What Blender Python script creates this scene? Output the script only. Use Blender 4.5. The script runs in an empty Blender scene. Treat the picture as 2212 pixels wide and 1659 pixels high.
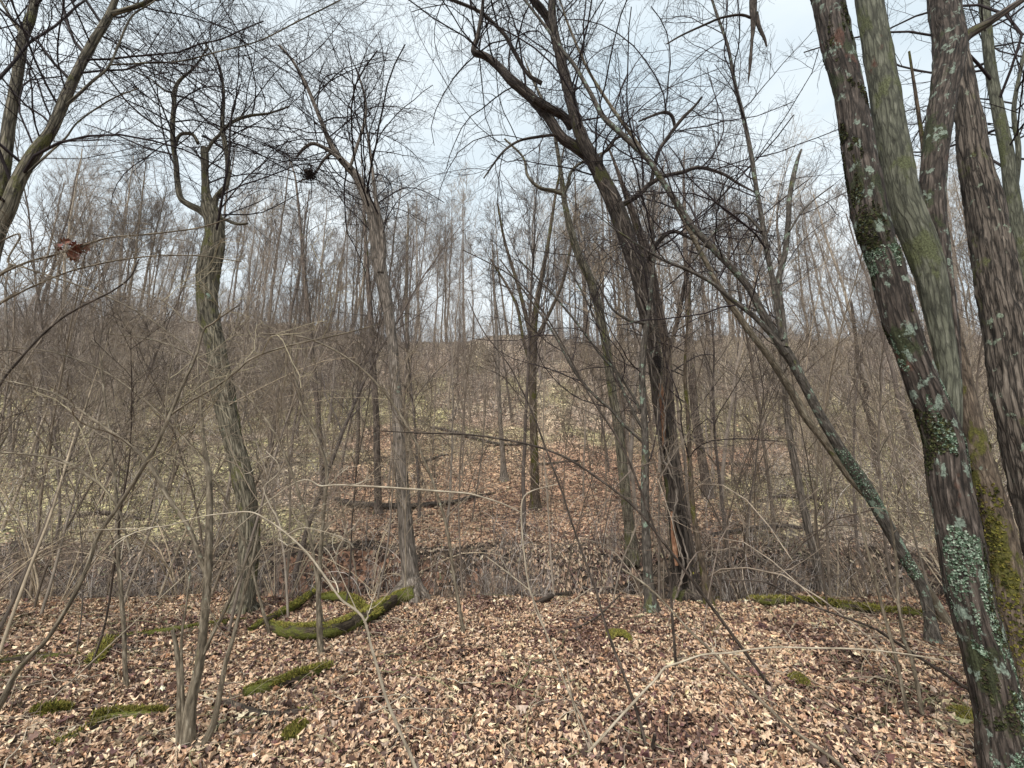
import bpy, math, random
import numpy as np
from mathutils import Vector

# ------------------------------------------------------------------ camera
EYE = 1.6
PITCH = math.radians(13.0)
FPX = 929.0                       # focal length in pixels of the 2212 x 1659 view of the photo
scene = bpy.context.scene
COL = scene.collection
cd = bpy.data.cameras.new('camera')
cam = bpy.data.objects.new('camera', cd)
COL.objects.link(cam)
cd.sensor_width = 36
cd.lens = 36 * FPX / 2212
cd.clip_start = 0.05
cd.clip_end = 3000
cam.location = (0, 0, EYE)
cam.rotation_euler = (math.pi / 2 + PITCH, 0, 0)
scene.camera = cam

# ------------------------------------------------------------------ sky, sun, exposure
SUN_EL, SUN_ROT = math.radians(52), math.radians(205)
w = bpy.data.worlds.new('World')
scene.world = w
w.use_nodes = True
nt = w.node_tree
nt.nodes.clear()
N = nt.nodes.new
out = N('ShaderNodeOutputWorld'); bg = N('ShaderNodeBackground')
sky = N('ShaderNodeTexSky'); sky.sky_type = 'NISHITA'; sky.sun_disc = False
sky.sun_elevation = SUN_EL; sky.sun_rotation = SUN_ROT
tc = N('ShaderNodeTexCoord'); mp = N('ShaderNodeMapping'); mp.inputs['Scale'].default_value = (1, 1, 2.2)
nz = N('ShaderNodeTexNoise'); nz.inputs['Scale'].default_value = 1.7; nz.inputs['Detail'].default_value = 5
rp = N('ShaderNodeValToRGB')
rp.color_ramp.elements[0].position = 0.35; rp.color_ramp.elements[0].color = (4.9, 5.75, 6.3, 1)
rp.color_ramp.elements[1].position = 0.62; rp.color_ramp.elements[1].color = (6.9, 7.4, 7.6, 1)
mx = N('ShaderNodeMixRGB'); mx.inputs['Fac'].default_value = 0.90
L = nt.links.new
L(tc.outputs['Generated'], mp.inputs['Vector']); L(mp.outputs['Vector'], nz.inputs['Vector'])
L(nz.outputs['Fac'], rp.inputs['Fac']); L(sky.outputs['Color'], mx.inputs['Color1'])
L(rp.outputs['Color'], mx.inputs['Color2']); L(mx.outputs['Color'], bg.inputs['Color'])
L(bg.outputs['Background'], out.inputs['Surface'])
bg.inputs['Strength'].default_value = 0.053

sd = bpy.data.lights.new('sun', 'SUN'); sd.energy = 1.5; sd.angle = math.radians(25); sd.color = (1, 0.95, 0.88)
so = bpy.data.objects.new('sun', sd); COL.objects.link(so)
dvec = Vector((math.sin(SUN_ROT) * math.cos(SUN_EL), math.cos(SUN_ROT) * math.cos(SUN_EL), math.sin(SUN_EL)))
so.rotation_euler = dvec.to_track_quat('Z', 'Y').to_euler()
vs = scene.view_settings
vs.view_transform = 'Standard'; vs.look = 'None'; vs.exposure = 1.56; vs.gamma = 1; vs.use_curve_mapping = False
scene.cycles.max_bounces = 4
scene.cycles.diffuse_bounces = 3
scene.cycles.glossy_bounces = 1

# ------------------------------------------------------------------ numeric helpers
rng = np.random.default_rng(11)
random.seed(5)

def hsh(i, j, k, s):
    n = (i * 374761393 + j * 668265263 + k * 2147483647 + s * 1274126177) & 0xFFFFFFFF
    n = ((n ^ (n >> 13)) * 1274126177) & 0xFFFFFFFF
    return ((n ^ (n >> 16)) & 0xFFFF) / 65535.0

def vn3(x, y, z, s=0):
    x, y, z = np.broadcast_arrays(np.asarray(x, float), np.asarray(y, float), np.asarray(z, float))
    i, j, k = np.floor(x).astype(np.int64), np.floor(y).astype(np.int64), np.floor(z).astype(np.int64)
    u, v, q = x - i, y - j, z - k
    u, v, q = u*u*(3-2*u), v*v*(3-2*v), q*q*(3-2*q)
    r = 0
    for a in (0, 1):
        for b in (0, 1):
            for c in (0, 1):
                r = r + hsh(i+a, j+b, k+c, s) * (u if a else 1-u) * (v if b else 1-v) * (q if c else 1-q)
    return r

def fbm(x, y, z=0.0, s=0, o=3):
    r, a, t = 0, 1.0, 0
    for k in range(o):
        r = r + a * vn3(np.asarray(x)*2**k, np.asarray(y)*2**k, np.asarray(z)*2**k, s+k); t += a; a *= .5
    return r / t

def sst(a, b, x):
    t = np.clip((x - a) / (b - a), 0, 1)
    return t*t*(3-2*t)

PY = [-80, 6.7, 7.0, 7.6, 8.5, 8.8, 9.25, 9.7, 14, 22, 30, 38, 42, 50, 70, 120, 400]
PH = [0, 0, -.12, -.75, -.8, -.45, .22, .36, 1.35, 4.3, 8.6, 14.0, 15.6, 15.9, 13, 6, 0]
def height(x, y):
    x = np.asarray(x, float); y = np.asarray(y, float)
    yy = y + 01.1 * (fbm(x*.35, 0*x, s=4) - .5) + .45 * (fbm(x*1.7, y*.5, s=5) - .5)
    h = (np.interp(yy-.08, PY, PH) + np.interp(yy, PY, PH) + np.interp(yy+.08, PY, PH)) / 3
    hill = sst(9, 30, y)
    side = 1 + .14*sst(2, 34, -x) * hill + .05 * sst(10, 40, x) * hill
    h = h * side
    h = h + .10*(fbm(x*.6, y*.6, s=1)-.5) + .075*(fbm(x*2.6, y*2.6, s=2)-.5)
    h = h + hill * 2.6 * (fbm(x*.13, y*.13, s=3) - .5)
    h = h + .12*sst(1.5, 6, -x)*sst(8, 2, y)
    return h

def ray(u, v):
    c, s = (u-1106)/FPX, (829.5-v)/FPX
    return c, math.cos(PITCH) - s*math.sin(PITCH), math.sin(PITCH) + s*math.cos(PITCH)

def at(u, v, Y):
    d = ray(u, v); t = Y/d[1]
    return (d[0]*t, Y, EYE + d[2]*t), t

def hit(u, v):
    d = ray(u, v); t = np.linspace(1.5, 70, 5000)
    z = EYE + d[2]*t - height(d[0]*t, d[1]*t)
    k = np.argmax(z < 0)
    if not (z < 0).any(): return at(u, v, 38.)[0]
    return (d[0]*t[k], d[1]*t[k], EYE + d[2]*t[k])

def resample(P, R, step=None, n=None):
    P = np.asarray(P, float); R = np.asarray(R, float)
    if len(P) > 2:                                    # Catmull-Rom
        Q = np.vstack([2*P[0]-P[1], P, 2*P[-1]-P[-2]])
        o, r = [], []
        for i in range(len(P)-1):
            a, b, c, d = Q[i:i+4]
            t = np.linspace(0, 1, 12, endpoint=False)[:, None]
            o.append(.5*((2*b)+(c-a)*t+(2*a-5*b+4*c-d)*t*t+(3*b-a-3*c+d)*t**3))
            r.append(R[i]+(R[i+1]-R[i])*t[:, 0])
        o.append(P[-1:]); r.append(R[-1:])
        P = np.vstack(o); R = np.concatenate(r)
    s = np.concatenate([[0], np.cumsum(np.linalg.norm(np.diff(P, axis=0), axis=1))])
    if n is None: n = max(3, int(s[-1]/step)+1)
    q = np.linspace(0, s[-1], n)
    return np.stack([np.interp(q, s, P[:, i]) for i in range(3)], 1), np.interp(q, s, R)

def nrm(a):
    return a / np.maximum(np.linalg.norm(a, axis=-1, keepdims=True), 1e-9)

# ------------------------------------------------------------------ mesh writing
def write_mesh(name, V, F, attrs, smooth=True, poly=None):
    """V (n,3); F (m,k) all faces with k corners"""
    me = bpy.data.meshes.new(name)
    F = np.asarray(F); m, k = F.shape
    me.vertices.add(len(V)); me.vertices.foreach_set('co', np.asarray(V, np.float32).ravel())
    me.loops.add(m*k); me.loops.foreach_set('vertex_index', F.astype(np.int32).ravel())
    me.polygons.add(m)
    me.polygons.foreach_set('loop_start', np.arange(0, m*k, k, dtype=np.int32))
    me.polygons.foreach_set('use_smooth', np.full(m, smooth))
    for an, (ty, dat) in attrs.items():
        a = me.attributes.new(an, ty, 'POINT')
        a.data.foreach_set('vector' if ty == 'FLOAT_VECTOR' else 'color', np.asarray(dat, np.float32).ravel())
    me.update(calc_edges=True)
    return me

class Tubes:
    def __init__(s): s.V, s.F, s.B, s.C, s.n = [], [], [], [], 0
    def add(s, P, R, sides=3, col=(.1, .08, .06), rough=0.0, seed=0, cap=False, ridge=0.):
        P = np.asarray(P, float); R = np.asarray(R, float)
        if P.ndim == 2: P = P[None]; R = R[None]
        m, k, _ = P.shape
        if m == 0: return
        T = nrm(np.gradient(P, axis=1))
        ref = np.where(np.abs(T[:, 0, 2:3]) < .8, np.array([[0, 0, 1.]]), np.array([[1., 0, 0]]))
        Nn = np.empty_like(P)
        Nn[:, 0] = nrm(np.cross(ref, T[:, 0]))
        for i in range(1, k):
            q = Nn[:, i-1] - (Nn[:, i-1]*T[:, i]).sum(-1, keepdims=True)*T[:, i]
            Nn[:, i] = nrm(q)
        Bn = np.cross(T, Nn)
        th = np.arange(sides)*2*math.pi/sides
        c, sn = np.cos(th), np.sin(th)
        Ln = np.concatenate([np.zeros((m, 1)), np.cumsum(np.linalg.norm(np.diff(P, axis=1), axis=-1), axis=1)], 1)
        Rr = R[:, :, None] * np.ones(sides)
        if rough:
            f = fbm(c*2.0+20, (sn*2.0)[None, None]+0*Rr, Ln[:, :, None]*3, s=seed, o=2) - .5
            g = fbm(c*6+50, (sn*6)[None, None]+0*Rr, Ln[:, :, None]*9, s=seed+7, o=2) - .5
            Rr = Rr*(1 + rough*(1.2*f + .9*g))
        if ridge:                                     # plates and furrows that break the outline
            q1 = vn3(c*7+9, (sn*7)[None, None]+0*Rr, Ln[:, :, None]*4.5, seed+31)
            q2 = vn3(c*13+3, (sn*13)[None, None]+0*Rr, Ln[:, :, None]*14, seed+37)
            Rr = Rr*(1 + ridge*(1 - 2.6*np.abs(2*q1-1)**1.0*.5) + ridge*.6*(q2-.5))
        V = P[:, :, None] + Rr[..., None]*(c[:, None]*Nn[:, :, None] + sn[:, None]*Bn[:, :, None])
        bark = np.stack([Rr*c, Rr*sn, Ln[:, :, None]+0*Rr + seed*3.3], -1)
        base = s.n + (np.arange(m)*k*sides)[:, None, None]
        a = (np.arange(k-1)*sides)[None, :, None]; j = np.arange(sides)[None, None]; j2 = (j+1) % sides
        F = np.stack([base+a+j, base+a+j2, base+a+sides+j2, base+a+sides+j], -1).reshape(-1, 4)
        s.V.append(V.reshape(-1, 3)); s.B.append(bark.reshape(-1, 3)); s.F.append(F)
        cc = np.asarray(col, float)
        if cc.ndim == 2: cc = np.repeat(cc, k*sides, axis=0)
        else: cc = np.tile(cc, (m*k*sides, 1))
        s.C.append(np.concatenate([cc, np.ones((len(cc), 1))], 1))
        s.n += m*k*sides
        if cap and m == 1:
            h = sides//2
            for b in (0, (k-1)*sides):
                ring = s.n - k*sides + b + np.arange(sides)
                s.F.append(np.array([[ring[i], ring[i+1], ring[sides-2-i], ring[sides-1-i]] for i in range(h-1)]))
    def build(s, name, mat, parent=None, origin=None, smooth=True):
        V = np.vstack(s.V); o = np.zeros(3)
        if parent is not None and origin is None: o = np.array(parent.location)
        if origin is not None: o = np.array(origin)
        me = write_mesh(name, V-o, np.vstack(s.F), {'bark': ('FLOAT_VECTOR', np.vstack(s.B)), 'col': ('FLOAT_COLOR', np.vstack(s.C))}, smooth)
        me.materials.append(mat)
        ob = bpy.data.objects.new(name, me); COL.objects.link(ob)
        if parent is not None: ob.parent = parent
        elif origin is not None: ob.location = origin
        return ob

def grow(P, R, n, ang, ln, k=5, tmin=.2, tmax=.98, up=0., wig=.15, rr=.45, rmin=.0015, falloff=.55, rtip=.5, bend=.12):
    """children of every polyline; P (m,q,3) -> (m*n,k,3)"""
    if P.ndim == 2: P = P[None]; R = R[None]
    m, q, _ = P.shape
    idx = np.repeat(np.arange(m), n)
    t = (np.tile(np.arange(n), m) + rng.random(m*n))/n*(tmax-tmin)+tmin
    f = t*(q-1); i = np.minimum(f.astype(int), q-2); a = (f-i)[:, None]
    p = P[idx, i]*(1-a) + P[idx, i+1]*a
    T = nrm(P[idx, i+1]-P[idx, i])
    r0 = (R[idx, i]*(1-a[:, 0]) + R[idx, i+1]*a[:, 0])
    s = nrm(np.cross(T, rng.normal(size=(m*n, 3))))
    an = np.radians(ang*rng.uniform(.7, 1.35, m*n))[:, None]
    d = nrm(np.cos(an)*T + np.sin(an)*s + np.array([0, 0, up]))
    le = (ln*rng.uniform(.5, 1.25, m*n)*(1-falloff*(t-tmin)/(tmax-tmin+1e-6)))[:, None]
    out = [p]; st = le/(k-1); bv = rng.normal(size=d.shape)*bend
    for _ in range(k-1):
        d = nrm(d + bv + rng.normal(size=d.shape)*wig + np.array([0, 0, up*.35]))
        p = p + d*st; out.append(p)
    rs = np.maximum(np.minimum(r0*rr, .0065*le[:, 0]+.0008), rmin)[:, None]
    Rn = rs*np.linspace(1, rtip if rtip else .3, k)[None]
    Rn = np.maximum(Rn, rmin*.75)
    return np.stack(out, 1), Rn

# ------------------------------------------------------------------ materials
def newmat(name):
    m = bpy.data.materials.new(name); m.use_nodes = True
    t = m.node_tree; t.nodes.clear()
    o = t.nodes.new('ShaderNodeOutputMaterial'); b = t.nodes.new('ShaderNodeBsdfPrincipled')
    t.links.new(b.outputs['BSDF'], o.inputs['Surface'])
    b.inputs['Specular IOR Level'].default_value = .25
    b.inputs['Roughness'].default_value = .8
    return m, t, b

def ramp(t, stops):
    r = t.nodes.new('ShaderNodeValToRGB'); e = r.color_ramp.elements
    for i, (p, c) in enumerate(stops):
        if i < 2: e[i].position = p
        else: e.new(p)
    for i, (p, c) in enumerate(stops):
        e[i].position = p; e[i].color = (*c, 1) if len(c) == 3 else c
    return r

def bark_mat(name, ca, cb, cc, moss=0., lichen=0., mcol=(.07, .085, .018), lcol=(.33, .42, .33), crack=.5, red=0., mscale=5., lscale=6., zs=.22):
    m, t, b = newmat(name); n = t.nodes.new; L = t.links.new
    at_ = n('ShaderNodeAttribute'); at_.attribute_name = 'bark'
    mp = n('ShaderNodeMapping'); mp.inputs['Scale'].default_value = (1, 1, zs)
    L(at_.outputs['Vector'], mp.inputs['Vector'])
    n1 = n('ShaderNodeTexNoise'); n1.inputs['Scale'].default_value = 45; n1.inputs['Detail'].default_value = 6; n1.inputs['Roughness'].default_value = .65
    L(mp.outputs['Vector'], n1.inputs['Vector'])
    r1 = ramp(t, [(.33, ca), (.52, cb), (.68, cc)]); L(n1.outputs['Fac'], r1.inputs['Fac'])
    vo = n('ShaderNodeTexVoronoi'); vo.feature = 'DISTANCE_TO_EDGE'; vo.inputs['Scale'].default_value = 34
    wn = n('ShaderNodeMixRGB'); wn.inputs['Fac'].default_value = .03
    L(mp.outputs['Vector'], wn.inputs['Color1']); L(n1.outputs['Color'], wn.inputs['Color2']); L(wn.outputs['Color'], vo.inputs['Vector'])
    rc = ramp(t, [(.0, (1-crack,)*3), (.16, (1, 1, 1))]); L(vo.outputs['Distance'], rc.inputs['Fac'])
    mul = n('ShaderNodeMixRGB'); mul.blend_type = 'MULTIPLY'; mul.inputs['Fac'].default_value = 1
    L(r1.outputs['Color'], mul.inputs['Color1']); L(rc.outputs['Color'], mul.inputs['Color2'])
    cur = mul.outputs['Color']
    def layer(cur, amount, scale, det, c1, c2, off, wid=.05, zs=.5):
        mq = n('ShaderNodeMapping'); mq.inputs['Scale'].default_value = (1, 1, zs); mq.inputs['Location'].default_value = (off, off*2, off*3)
        L(at_.outputs['Vector'], mq.inputs['Vector'])
        a = n('ShaderNodeTexNoise'); a.inputs['Scale'].default_value = scale; a.inputs['Detail'].default_value = det; a.inputs['Roughness'].default_value = .62
        L(mq.outputs['Vector'], a.inputs['Vector'])
        th = .72 - .34*amount
        k = ramp(t, [(th, (0, 0, 0)), (th+wid, (1, 1, 1))]); L(a.outputs['Fac'], k.inputs['Fac'])
        f = n('ShaderNodeTexNoise'); f.inputs['Scale'].default_value = 90; f.inputs['Detail'].default_value = 3
        L(at_.outputs['Vector'], f.inputs['Vector'])
        cr = ramp(t, [(.35, c1), (.65, c2)]); L(f.outputs['Fac'], cr.inputs['Fac'])
        x = n('ShaderNodeMixRGB'); L(k.outputs['Color'], x.inputs['Fac']); L(cur, x.inputs['Color1']); L(cr.outputs['Color'], x.inputs['Color2'])
        return x.outputs['Color']
    if red: cur = layer(cur, red, 4, 4, (.07, .035, .025), (.13, .07, .05), 9.)
    if moss: cur = layer(cur, moss, mscale, 6, tuple(.55*q for q in mcol), tuple(1.35*q for q in mcol), 3.)
    if lichen: cur = layer(cur, lichen, lscale, 8, tuple(.5*q for q in lcol), lcol, 17., .04, .75)
    L(cur, b.inputs['Base Color'])
    bu = n('ShaderNodeBump'); bu.inputs['Strength'].default_value = .8; bu.inputs['Distance'].default_value = .008
    ad = n('ShaderNodeMath'); ad.operation = 'ADD'; L(n1.outputs['Fac'], ad.inputs[0]); L(rc.outputs['Color'], ad.inputs[1])
    L(ad.outputs[0], bu.inputs['Height']); L(bu.outputs['Normal'], b.inputs['Normal'])
    return m

def col_mat(name, rough=.8, trans=0., vary=.25, nscale=60., spec=.2, objvar=False):
    """colour from the mesh's own 'col' attribute, broken up by noise"""
    m, t, b = newmat(name); n = t.nodes.new; L = t.links.new
    a = n('ShaderNodeAttribute'); a.attribute_name = 'col'
    g = n('ShaderNodeNewGeometry')
    z = n('ShaderNodeTexNoise'); z.inputs['Scale'].default_value = nscale; z.inputs['Detail'].default_value = 3
    L(g.outputs['Position'], z.inputs['Vector'])
    r = ramp(t, [(.3, (1-vary,)*3), (.7, (1+vary,)*3)]); L(z.outputs['Fac'], r.inputs['Fac'])
    x = n('ShaderNodeMixRGB'); x.blend_type = 'MULTIPLY'; x.inputs['Fac'].default_value = 1
    L(a.outputs['Color'], x.inputs['Color1']); L(r.outputs['Color'], x.inputs['Color2'])
    cur = x.outputs['Color']
    if objvar:
        oi = n('ShaderNodeObjectInfo'); r2 = ramp(t, [(0, (.8, .77, .75)), (.5, (1, 1, 1)), (1, (1.35, 1.3, 1.15))])
        L(oi.outputs['Random'], r2.inputs['Fac'])
        y = n('ShaderNodeMixRGB'); y.blend_type = 'MULTIPLY'; y.inputs['Fac'].default_value = 1
        L(cur, y.inputs['Color1']); L(r2.outputs['Color'], y.inputs['Color2']); cur = y.outputs['Color']
    L(cur, b.inputs['Base Color'])
    b.inputs['Roughness'].default_value = rough; b.inputs['Specular IOR Level'].default_value = spec
    return m

M_lichen = bark_mat('bark_dark_lichen', (.022, .017, .014), (.07, .055, .045), (.16, .13, .11), moss=.42, lichen=.42, mcol=(.04, .045, .022), lcol=(.24, .29, .235), crack=.7, red=.25, zs=.12, lscale=12)
M_greygreen = bark_mat('bark_grey_green', (.05, .05, .038), (.11, .112, .08), (.18, .18, .14), moss=.50, lichen=.12, mcol=(.085, .092, .045), lcol=(.22, .26, .2), crack=.55, red=.1, zs=.14)
M_furrow = bark_mat('bark_furrowed', (.03, .024, .019), (.12, .098, .08), (.22, .185, .15), moss=.3, lichen=.3, mcol=(.09, .09, .04), lcol=(.26, .31, .23), crack=.85, zs=.07, lscale=10)
M_mossy = bark_mat('bark_mossy_brown', (.04, .03, .022), (.12, .09, .065), (.21, .165, .12), moss=.55, lichen=.1, mcol=(.085, .08, .02), crack=.5)
M_leaning = bark_mat('bark_leaning_dark', (.025, .02, .016), (.10, .08, .066), (.22, .18, .148), moss=.35, lichen=.15, mcol=(.08, .08, .03), crack=.75, zs=.08)
M_hollow = bark_mat('bark_hollow_brown', (.045, .035, .028), (.18, .14, .115), (.32, .265, .215), moss=.32, lichen=.14, mcol=(.1, .1, .03), crack=.7, zs=.08)
M_shaggy = bark_mat('bark_shaggy_olive', (.06, .05, .036), (.2, .175, .125), (.37, .33, .25), moss=.45, lichen=.15, mcol=(.13, .125, .05), crack=.75, zs=.08)
M_pale = bark_mat('bark_pale_grey', (.09, .075, .06), (.24, .2, .165), (.38, .33, .28), moss=.15, lichen=.1, mcol=(.14, .13, .06), crack=.65, zs=.1)
M_sap = bark_mat('bark_sapling_olive', (.07, .056, .04), (.19, .155, .11), (.36, .31, .235), moss=.3, lichen=.3, mcol=(.12, .12, .045), lcol=(.4, .42, .32), crack=.3)
M_saplich = bark_mat('bark_sapling_mint', (.04, .034, .028), (.10, .085, .07), (.19, .165, .14), moss=.35, lichen=.42, mcol=(.1, .1, .045), lcol=(.27, .34, .26), crack=.5, lscale=11)
M_dead = bark_mat('bark_dead_wood', (.03, .022, .018), (.075, .058, .046), (.14, .11, .09), moss=.15, lichen=.1, crack=.5)
M_twig = col_mat('twigs', .75, vary=.3, nscale=25)
M_twigv = col_mat('twigs_varied', .8, vary=.3, nscale=8, objvar=True)
M_leaf = col_mat('dry_leaves', .62, vary=.35, nscale=70, spec=.35)
M_moss = col_mat('moss', .95, vary=.45, nscale=40, spec=.05)
M_wood = bark_mat('rotten_wood', (.12, .055, .03), (.30, .155, .09), (.46, .29, .19), crack=.3)
M_black = bark_mat('hollow_shade', (.004, .003, .002), (.012, .008, .006), (.03, .02, .015), crack=.3)  # near-black colour stands for the shade inside the hollow

def ground_mat():
    m, t, b = newmat('leaf_covered_soil'); n = t.nodes.new; L = t.links.new
    a = n('ShaderNodeAttribute'); a.attribute_name = 'col'
    g = n('ShaderNodeNewGeometry')
    v = n('ShaderNodeTexVoronoi'); v.inputs['Scale'].default_value = 15; v.inputs['Randomness'].default_value = 1
    nz = n('ShaderNodeTexNoise'); nz.inputs['Scale'].default_value = 9; nz.inputs['Detail'].default_value = 3
    ad = n('ShaderNodeMixRGB'); ad.inputs['Fac'].default_value = .06
    L(g.outputs['Position'], nz.inputs['Vector']); L(g.outputs['Position'], ad.inputs['Color1']); L(nz.outputs['Color'], ad.inputs['Color2'])
    L(ad.outputs['Color'], v.inputs['Vector'])
    sp = n('ShaderNodeSeparateColor'); L(v.outputs['Color'], sp.inputs['Color'])
    r = ramp(t, [(0, (.12, .11, .11)), (.3, (.4, .38, .36)), (.62, (1.0, .95, .9)), (.92, (1.9, 1.8, 1.65))])
    L(sp.outputs['Red'], r.inputs['Fac'])
    x = n('ShaderNodeMixRGB'); x.blend_type = 'MULTIPLY'; x.inputs['Fac'].default_value = 1
    L(a.outputs['Color'], x.inputs['Color1']); L(r.outputs['Color'], x.inputs['Color2'])
    n2 = n('ShaderNodeTexNoise'); n2.inputs['Scale'].default_value = 2.2; n2.inputs['Detail'].default_value = 6
    L(g.outputs['Position'], n2.inputs['Vector'])
    r2 = ramp(t, [(.36, (.45, .42, .4)), (.6, (1.15, 1.15, 1.15))]); L(n2.outputs['Fac'], r2.inputs['Fac'])
    y = n('ShaderNodeMixRGB'); y.blend_type = 'MULTIPLY'; y.inputs['Fac'].default_value = 1
    L(x.outputs['Color'], y.inputs['Color1']); L(r2.outputs['Color'], y.inputs['Color2'])
    L(y.outputs['Color'], b.inputs['Base Color'])
    bu = n('ShaderNodeBump'); bu.inputs['Strength'].default_value = 1; bu.inputs['Distance'].default_value = .05
    L(sp.outputs['Green'], bu.inputs['Height']); L(bu.outputs['Normal'], b.inputs['Normal'])
    return m
M_ground = ground_mat()

# ------------------------------------------------------------------ tagging
def tag(o, label=None, cat=None, group=None, kind=None):
    if label: o['label'] = label
    if cat: o['category'] = cat
    if group: o['group'] = group
    if kind: o['kind'] = kind
    return o
def empty(name, loc):
    e = bpy.data.objects.new(name, None); COL.objects.link(e)
    e.location = loc; e.empty_display_size = .2
    return e

# ------------------------------------------------------------------ terrain
def zones(x, y):
    """how leafy / green / soil the ground is"""
    nse = fbm(x*.35, y*.35, s=21); n2 = fbm(x*1.1, y*1.1, s=23)
    c = (x - .04*y) / np.maximum(y, 1)
    leafy = sst(.56, .30, np.abs(c-.05) + .35*(nse-.5)) * sst(24, 16, y + 6*(nse-.5))
    leafy = np.where(y < 7.2, 1.0, leafy)
    edge = sst(.16, .2, y*0 + n2-.42)*0
    green = sst(.46, .66, nse + .30*np.abs(c-.08) - .05*sst(16, 34, y)) * (y > 9) * (1-.9*leafy) + .35*sst(.5, .6, n2)*(y > 10)*(1-leafy)
    green = np.maximum(green, .8*sst(.56, .66, n2)*sst(.45, 1.1, np.abs(x)/np.maximum(y, .5))*(y < 9))
    return leafy, green + edge

def ground_colour(x, y):
    leafy, green = zones(x, y)
    tan = np.array([.49, .32, .225]); grey = np.array([.37, .31, .26]); olive = np.array([.36, .34, .19])
    far = np.array([.30, .25, .21])
    c = grey + (tan-grey)*leafy[..., None]
    c = c + (olive-c)*(green*.75)[..., None]
    c = c + (far-c)*(sst(22, 34, y)*.7)[..., None]
    s = (y > 6.95) & (y < 9.6)
    n2 = fbm(x*.9, y*.9, s=31)
    soil = np.where(((n2 > .5) & (x > -4.6) & (x < -.6) & (y < 9.25))[..., None], np.array([.20, .118, .082]), np.array([.11, .085, .065]))
    c = np.where(s[..., None], soil, c)
    c = np.where((y < 7)[..., None], c*.28, c)  # soil colour darkened to paint the shade showing between the near leaves
    return c

def spacing(lo, hi, fine, grow_):
    v = [0.]
    while v[-1] < hi: v.append(v[-1] + fine*max(1, grow_(v[-1])))
    u = [0.]
    while u[-1] > lo: u.append(u[-1] - fine*max(1, grow_(u[-1])))
    return np.array(u[::-1][:-1] + v)
xs = spacing(-900, 900, .11, lambda q: 1 + max(0, abs(q)-9)*.35)
ys = spacing(-500, 900, .10, lambda q: 1 + max(0, abs(q)-10.5)*.30)
X, Yg = np.meshgrid(xs, ys)
Z = height(X, Yg)
Cg = ground_colour(X, Yg)
ny, nx = X.shape
ii = np.arange(ny*nx).reshape(ny, nx)
F = np.stack([ii[:-1, :-1], ii[:-1, 1:], ii[1:, 1:], ii[1:, :-1]], -1).reshape(-1, 4)
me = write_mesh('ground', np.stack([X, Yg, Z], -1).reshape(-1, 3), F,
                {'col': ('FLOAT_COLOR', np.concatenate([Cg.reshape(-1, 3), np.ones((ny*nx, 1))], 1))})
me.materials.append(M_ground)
go = bpy.data.objects.new('ground', me); COL.objects.link(go)
tag(go, kind='structure')

# ------------------------------------------------------------------ fallen leaves
PAL = np.array([[.66, .47, .33], [.56, .38, .26], [.74, .57, .42], [.46, .29, .195], [.30, .175, .12],
                [.16, .095, .075], [.10, .065, .055], [.17, .085, .08], [.78, .64, .45], [.58, .49, .32], [.66, .40, .25], [.5, .38, .31]])
PW = np.array([16, 15, 11, 11, 9, 11, 13, 9, 5, 3, 5, 6.]); PW /= PW.sum()  # dark tones weighted up, partly to paint the shaded gaps between leaves
GREENP = np.array([[.34, .31, .19], [.22, .225, .11], [.40, .34, .23], [.16, .15, .085], [.52, .45, .33], [.3, .22, .15]])
T_SIM = np.array([[-.5, 0], [-.2, -.2], [.18, -.19], [.5, 0], [.2, .17], [-.16, .22]])
T_OAK = np.array([[-.5, 0], [-.3, -.1], [-.22, -.3], [-.08, -.16], [.06, -.36], [.16, -.16], [.34, -.24], [.36, -.08], [.5, 0],
                  [.35, .09], [.3, .26], [.15, .15], [.05, .37], [-.08, .17], [-.24, .28], [-.3, .1]])
def leaf_mesh(name, pos, size, colr, tpl, tiltmax=.6, curl=.5, nor=None):
    n = len(pos); k = len(tpl)
    a = np.tile(tpl[:, 0], (n, 1)); b = np.tile(tpl[:, 1], (n, 1)) * rng.uniform(.6, 1.15, (n, 1))
    a = np.concatenate([a, np.zeros((n, 1))+.03], 1); b = np.concatenate([b, np.zeros((n, 1))], 1)
    cu = rng.normal(size=(n, 1))*curl; be = rng.normal(size=(n, 1))*curl*.7; tw = rng.normal(size=(n, 1))*curl*.9
    z = cu*np.abs(b)*1.3 + be*a*a*1.2 + tw*a*b*2
    L3 = np.stack([a, b, z], -1)*size[:, None, None]
    yaw = rng.uniform(0, 2*math.pi, n); tl = np.abs(rng.normal(size=n))*tiltmax; ta = rng.uniform(0, 2*math.pi, n)
    cy, sy = np.cos(yaw), np.sin(yaw)
    x = L3[..., 0]*cy[:, None]-L3[..., 1]*sy[:, None]; y = L3[..., 0]*sy[:, None]+L3[..., 1]*cy[:, None]; z = L3[..., 2]
    ax, ay = np.cos(ta)[:, None], np.sin(ta)[:, None]            # tilt about (ax,ay,0)
    c, s = np.cos(tl)[:, None], np.sin(tl)[:, None]
    dt = ax*x+ay*y
    X_ = x*c + ay*z*s + ax*dt*(1-c); Y_ = y*c - ax*z*s + ay*dt*(1-c); Z_ = z*c + (ax*y-ay*x)*s
    if nor is not None: Z_ = Z_ + nor[:, :1]*X_ + nor[:, 1:2]*Y_
    V = np.stack([X_, Y_, Z_], -1) + pos[:, None]
    lift = np.minimum(0, (V[..., 2]-pos[:, 2:3]).min(1))
    V[..., 2] -= .75*lift[:, None]
    j = np.arange(k); tri = np.stack([j, (j+1) % k, np.full(k, k)], 1)
    F = (np.arange(n)[:, None, None]*(k+1) + tri[None]).reshape(-1, 3)
    C = np.concatenate([np.repeat(colr, k+1, axis=0), np.ones((n*(k+1), 1))], 1)
    return write_mesh(name, V.reshape(-1, 3), F, {'col': ('FLOAT_COLOR', C)}, smooth=False)

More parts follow.
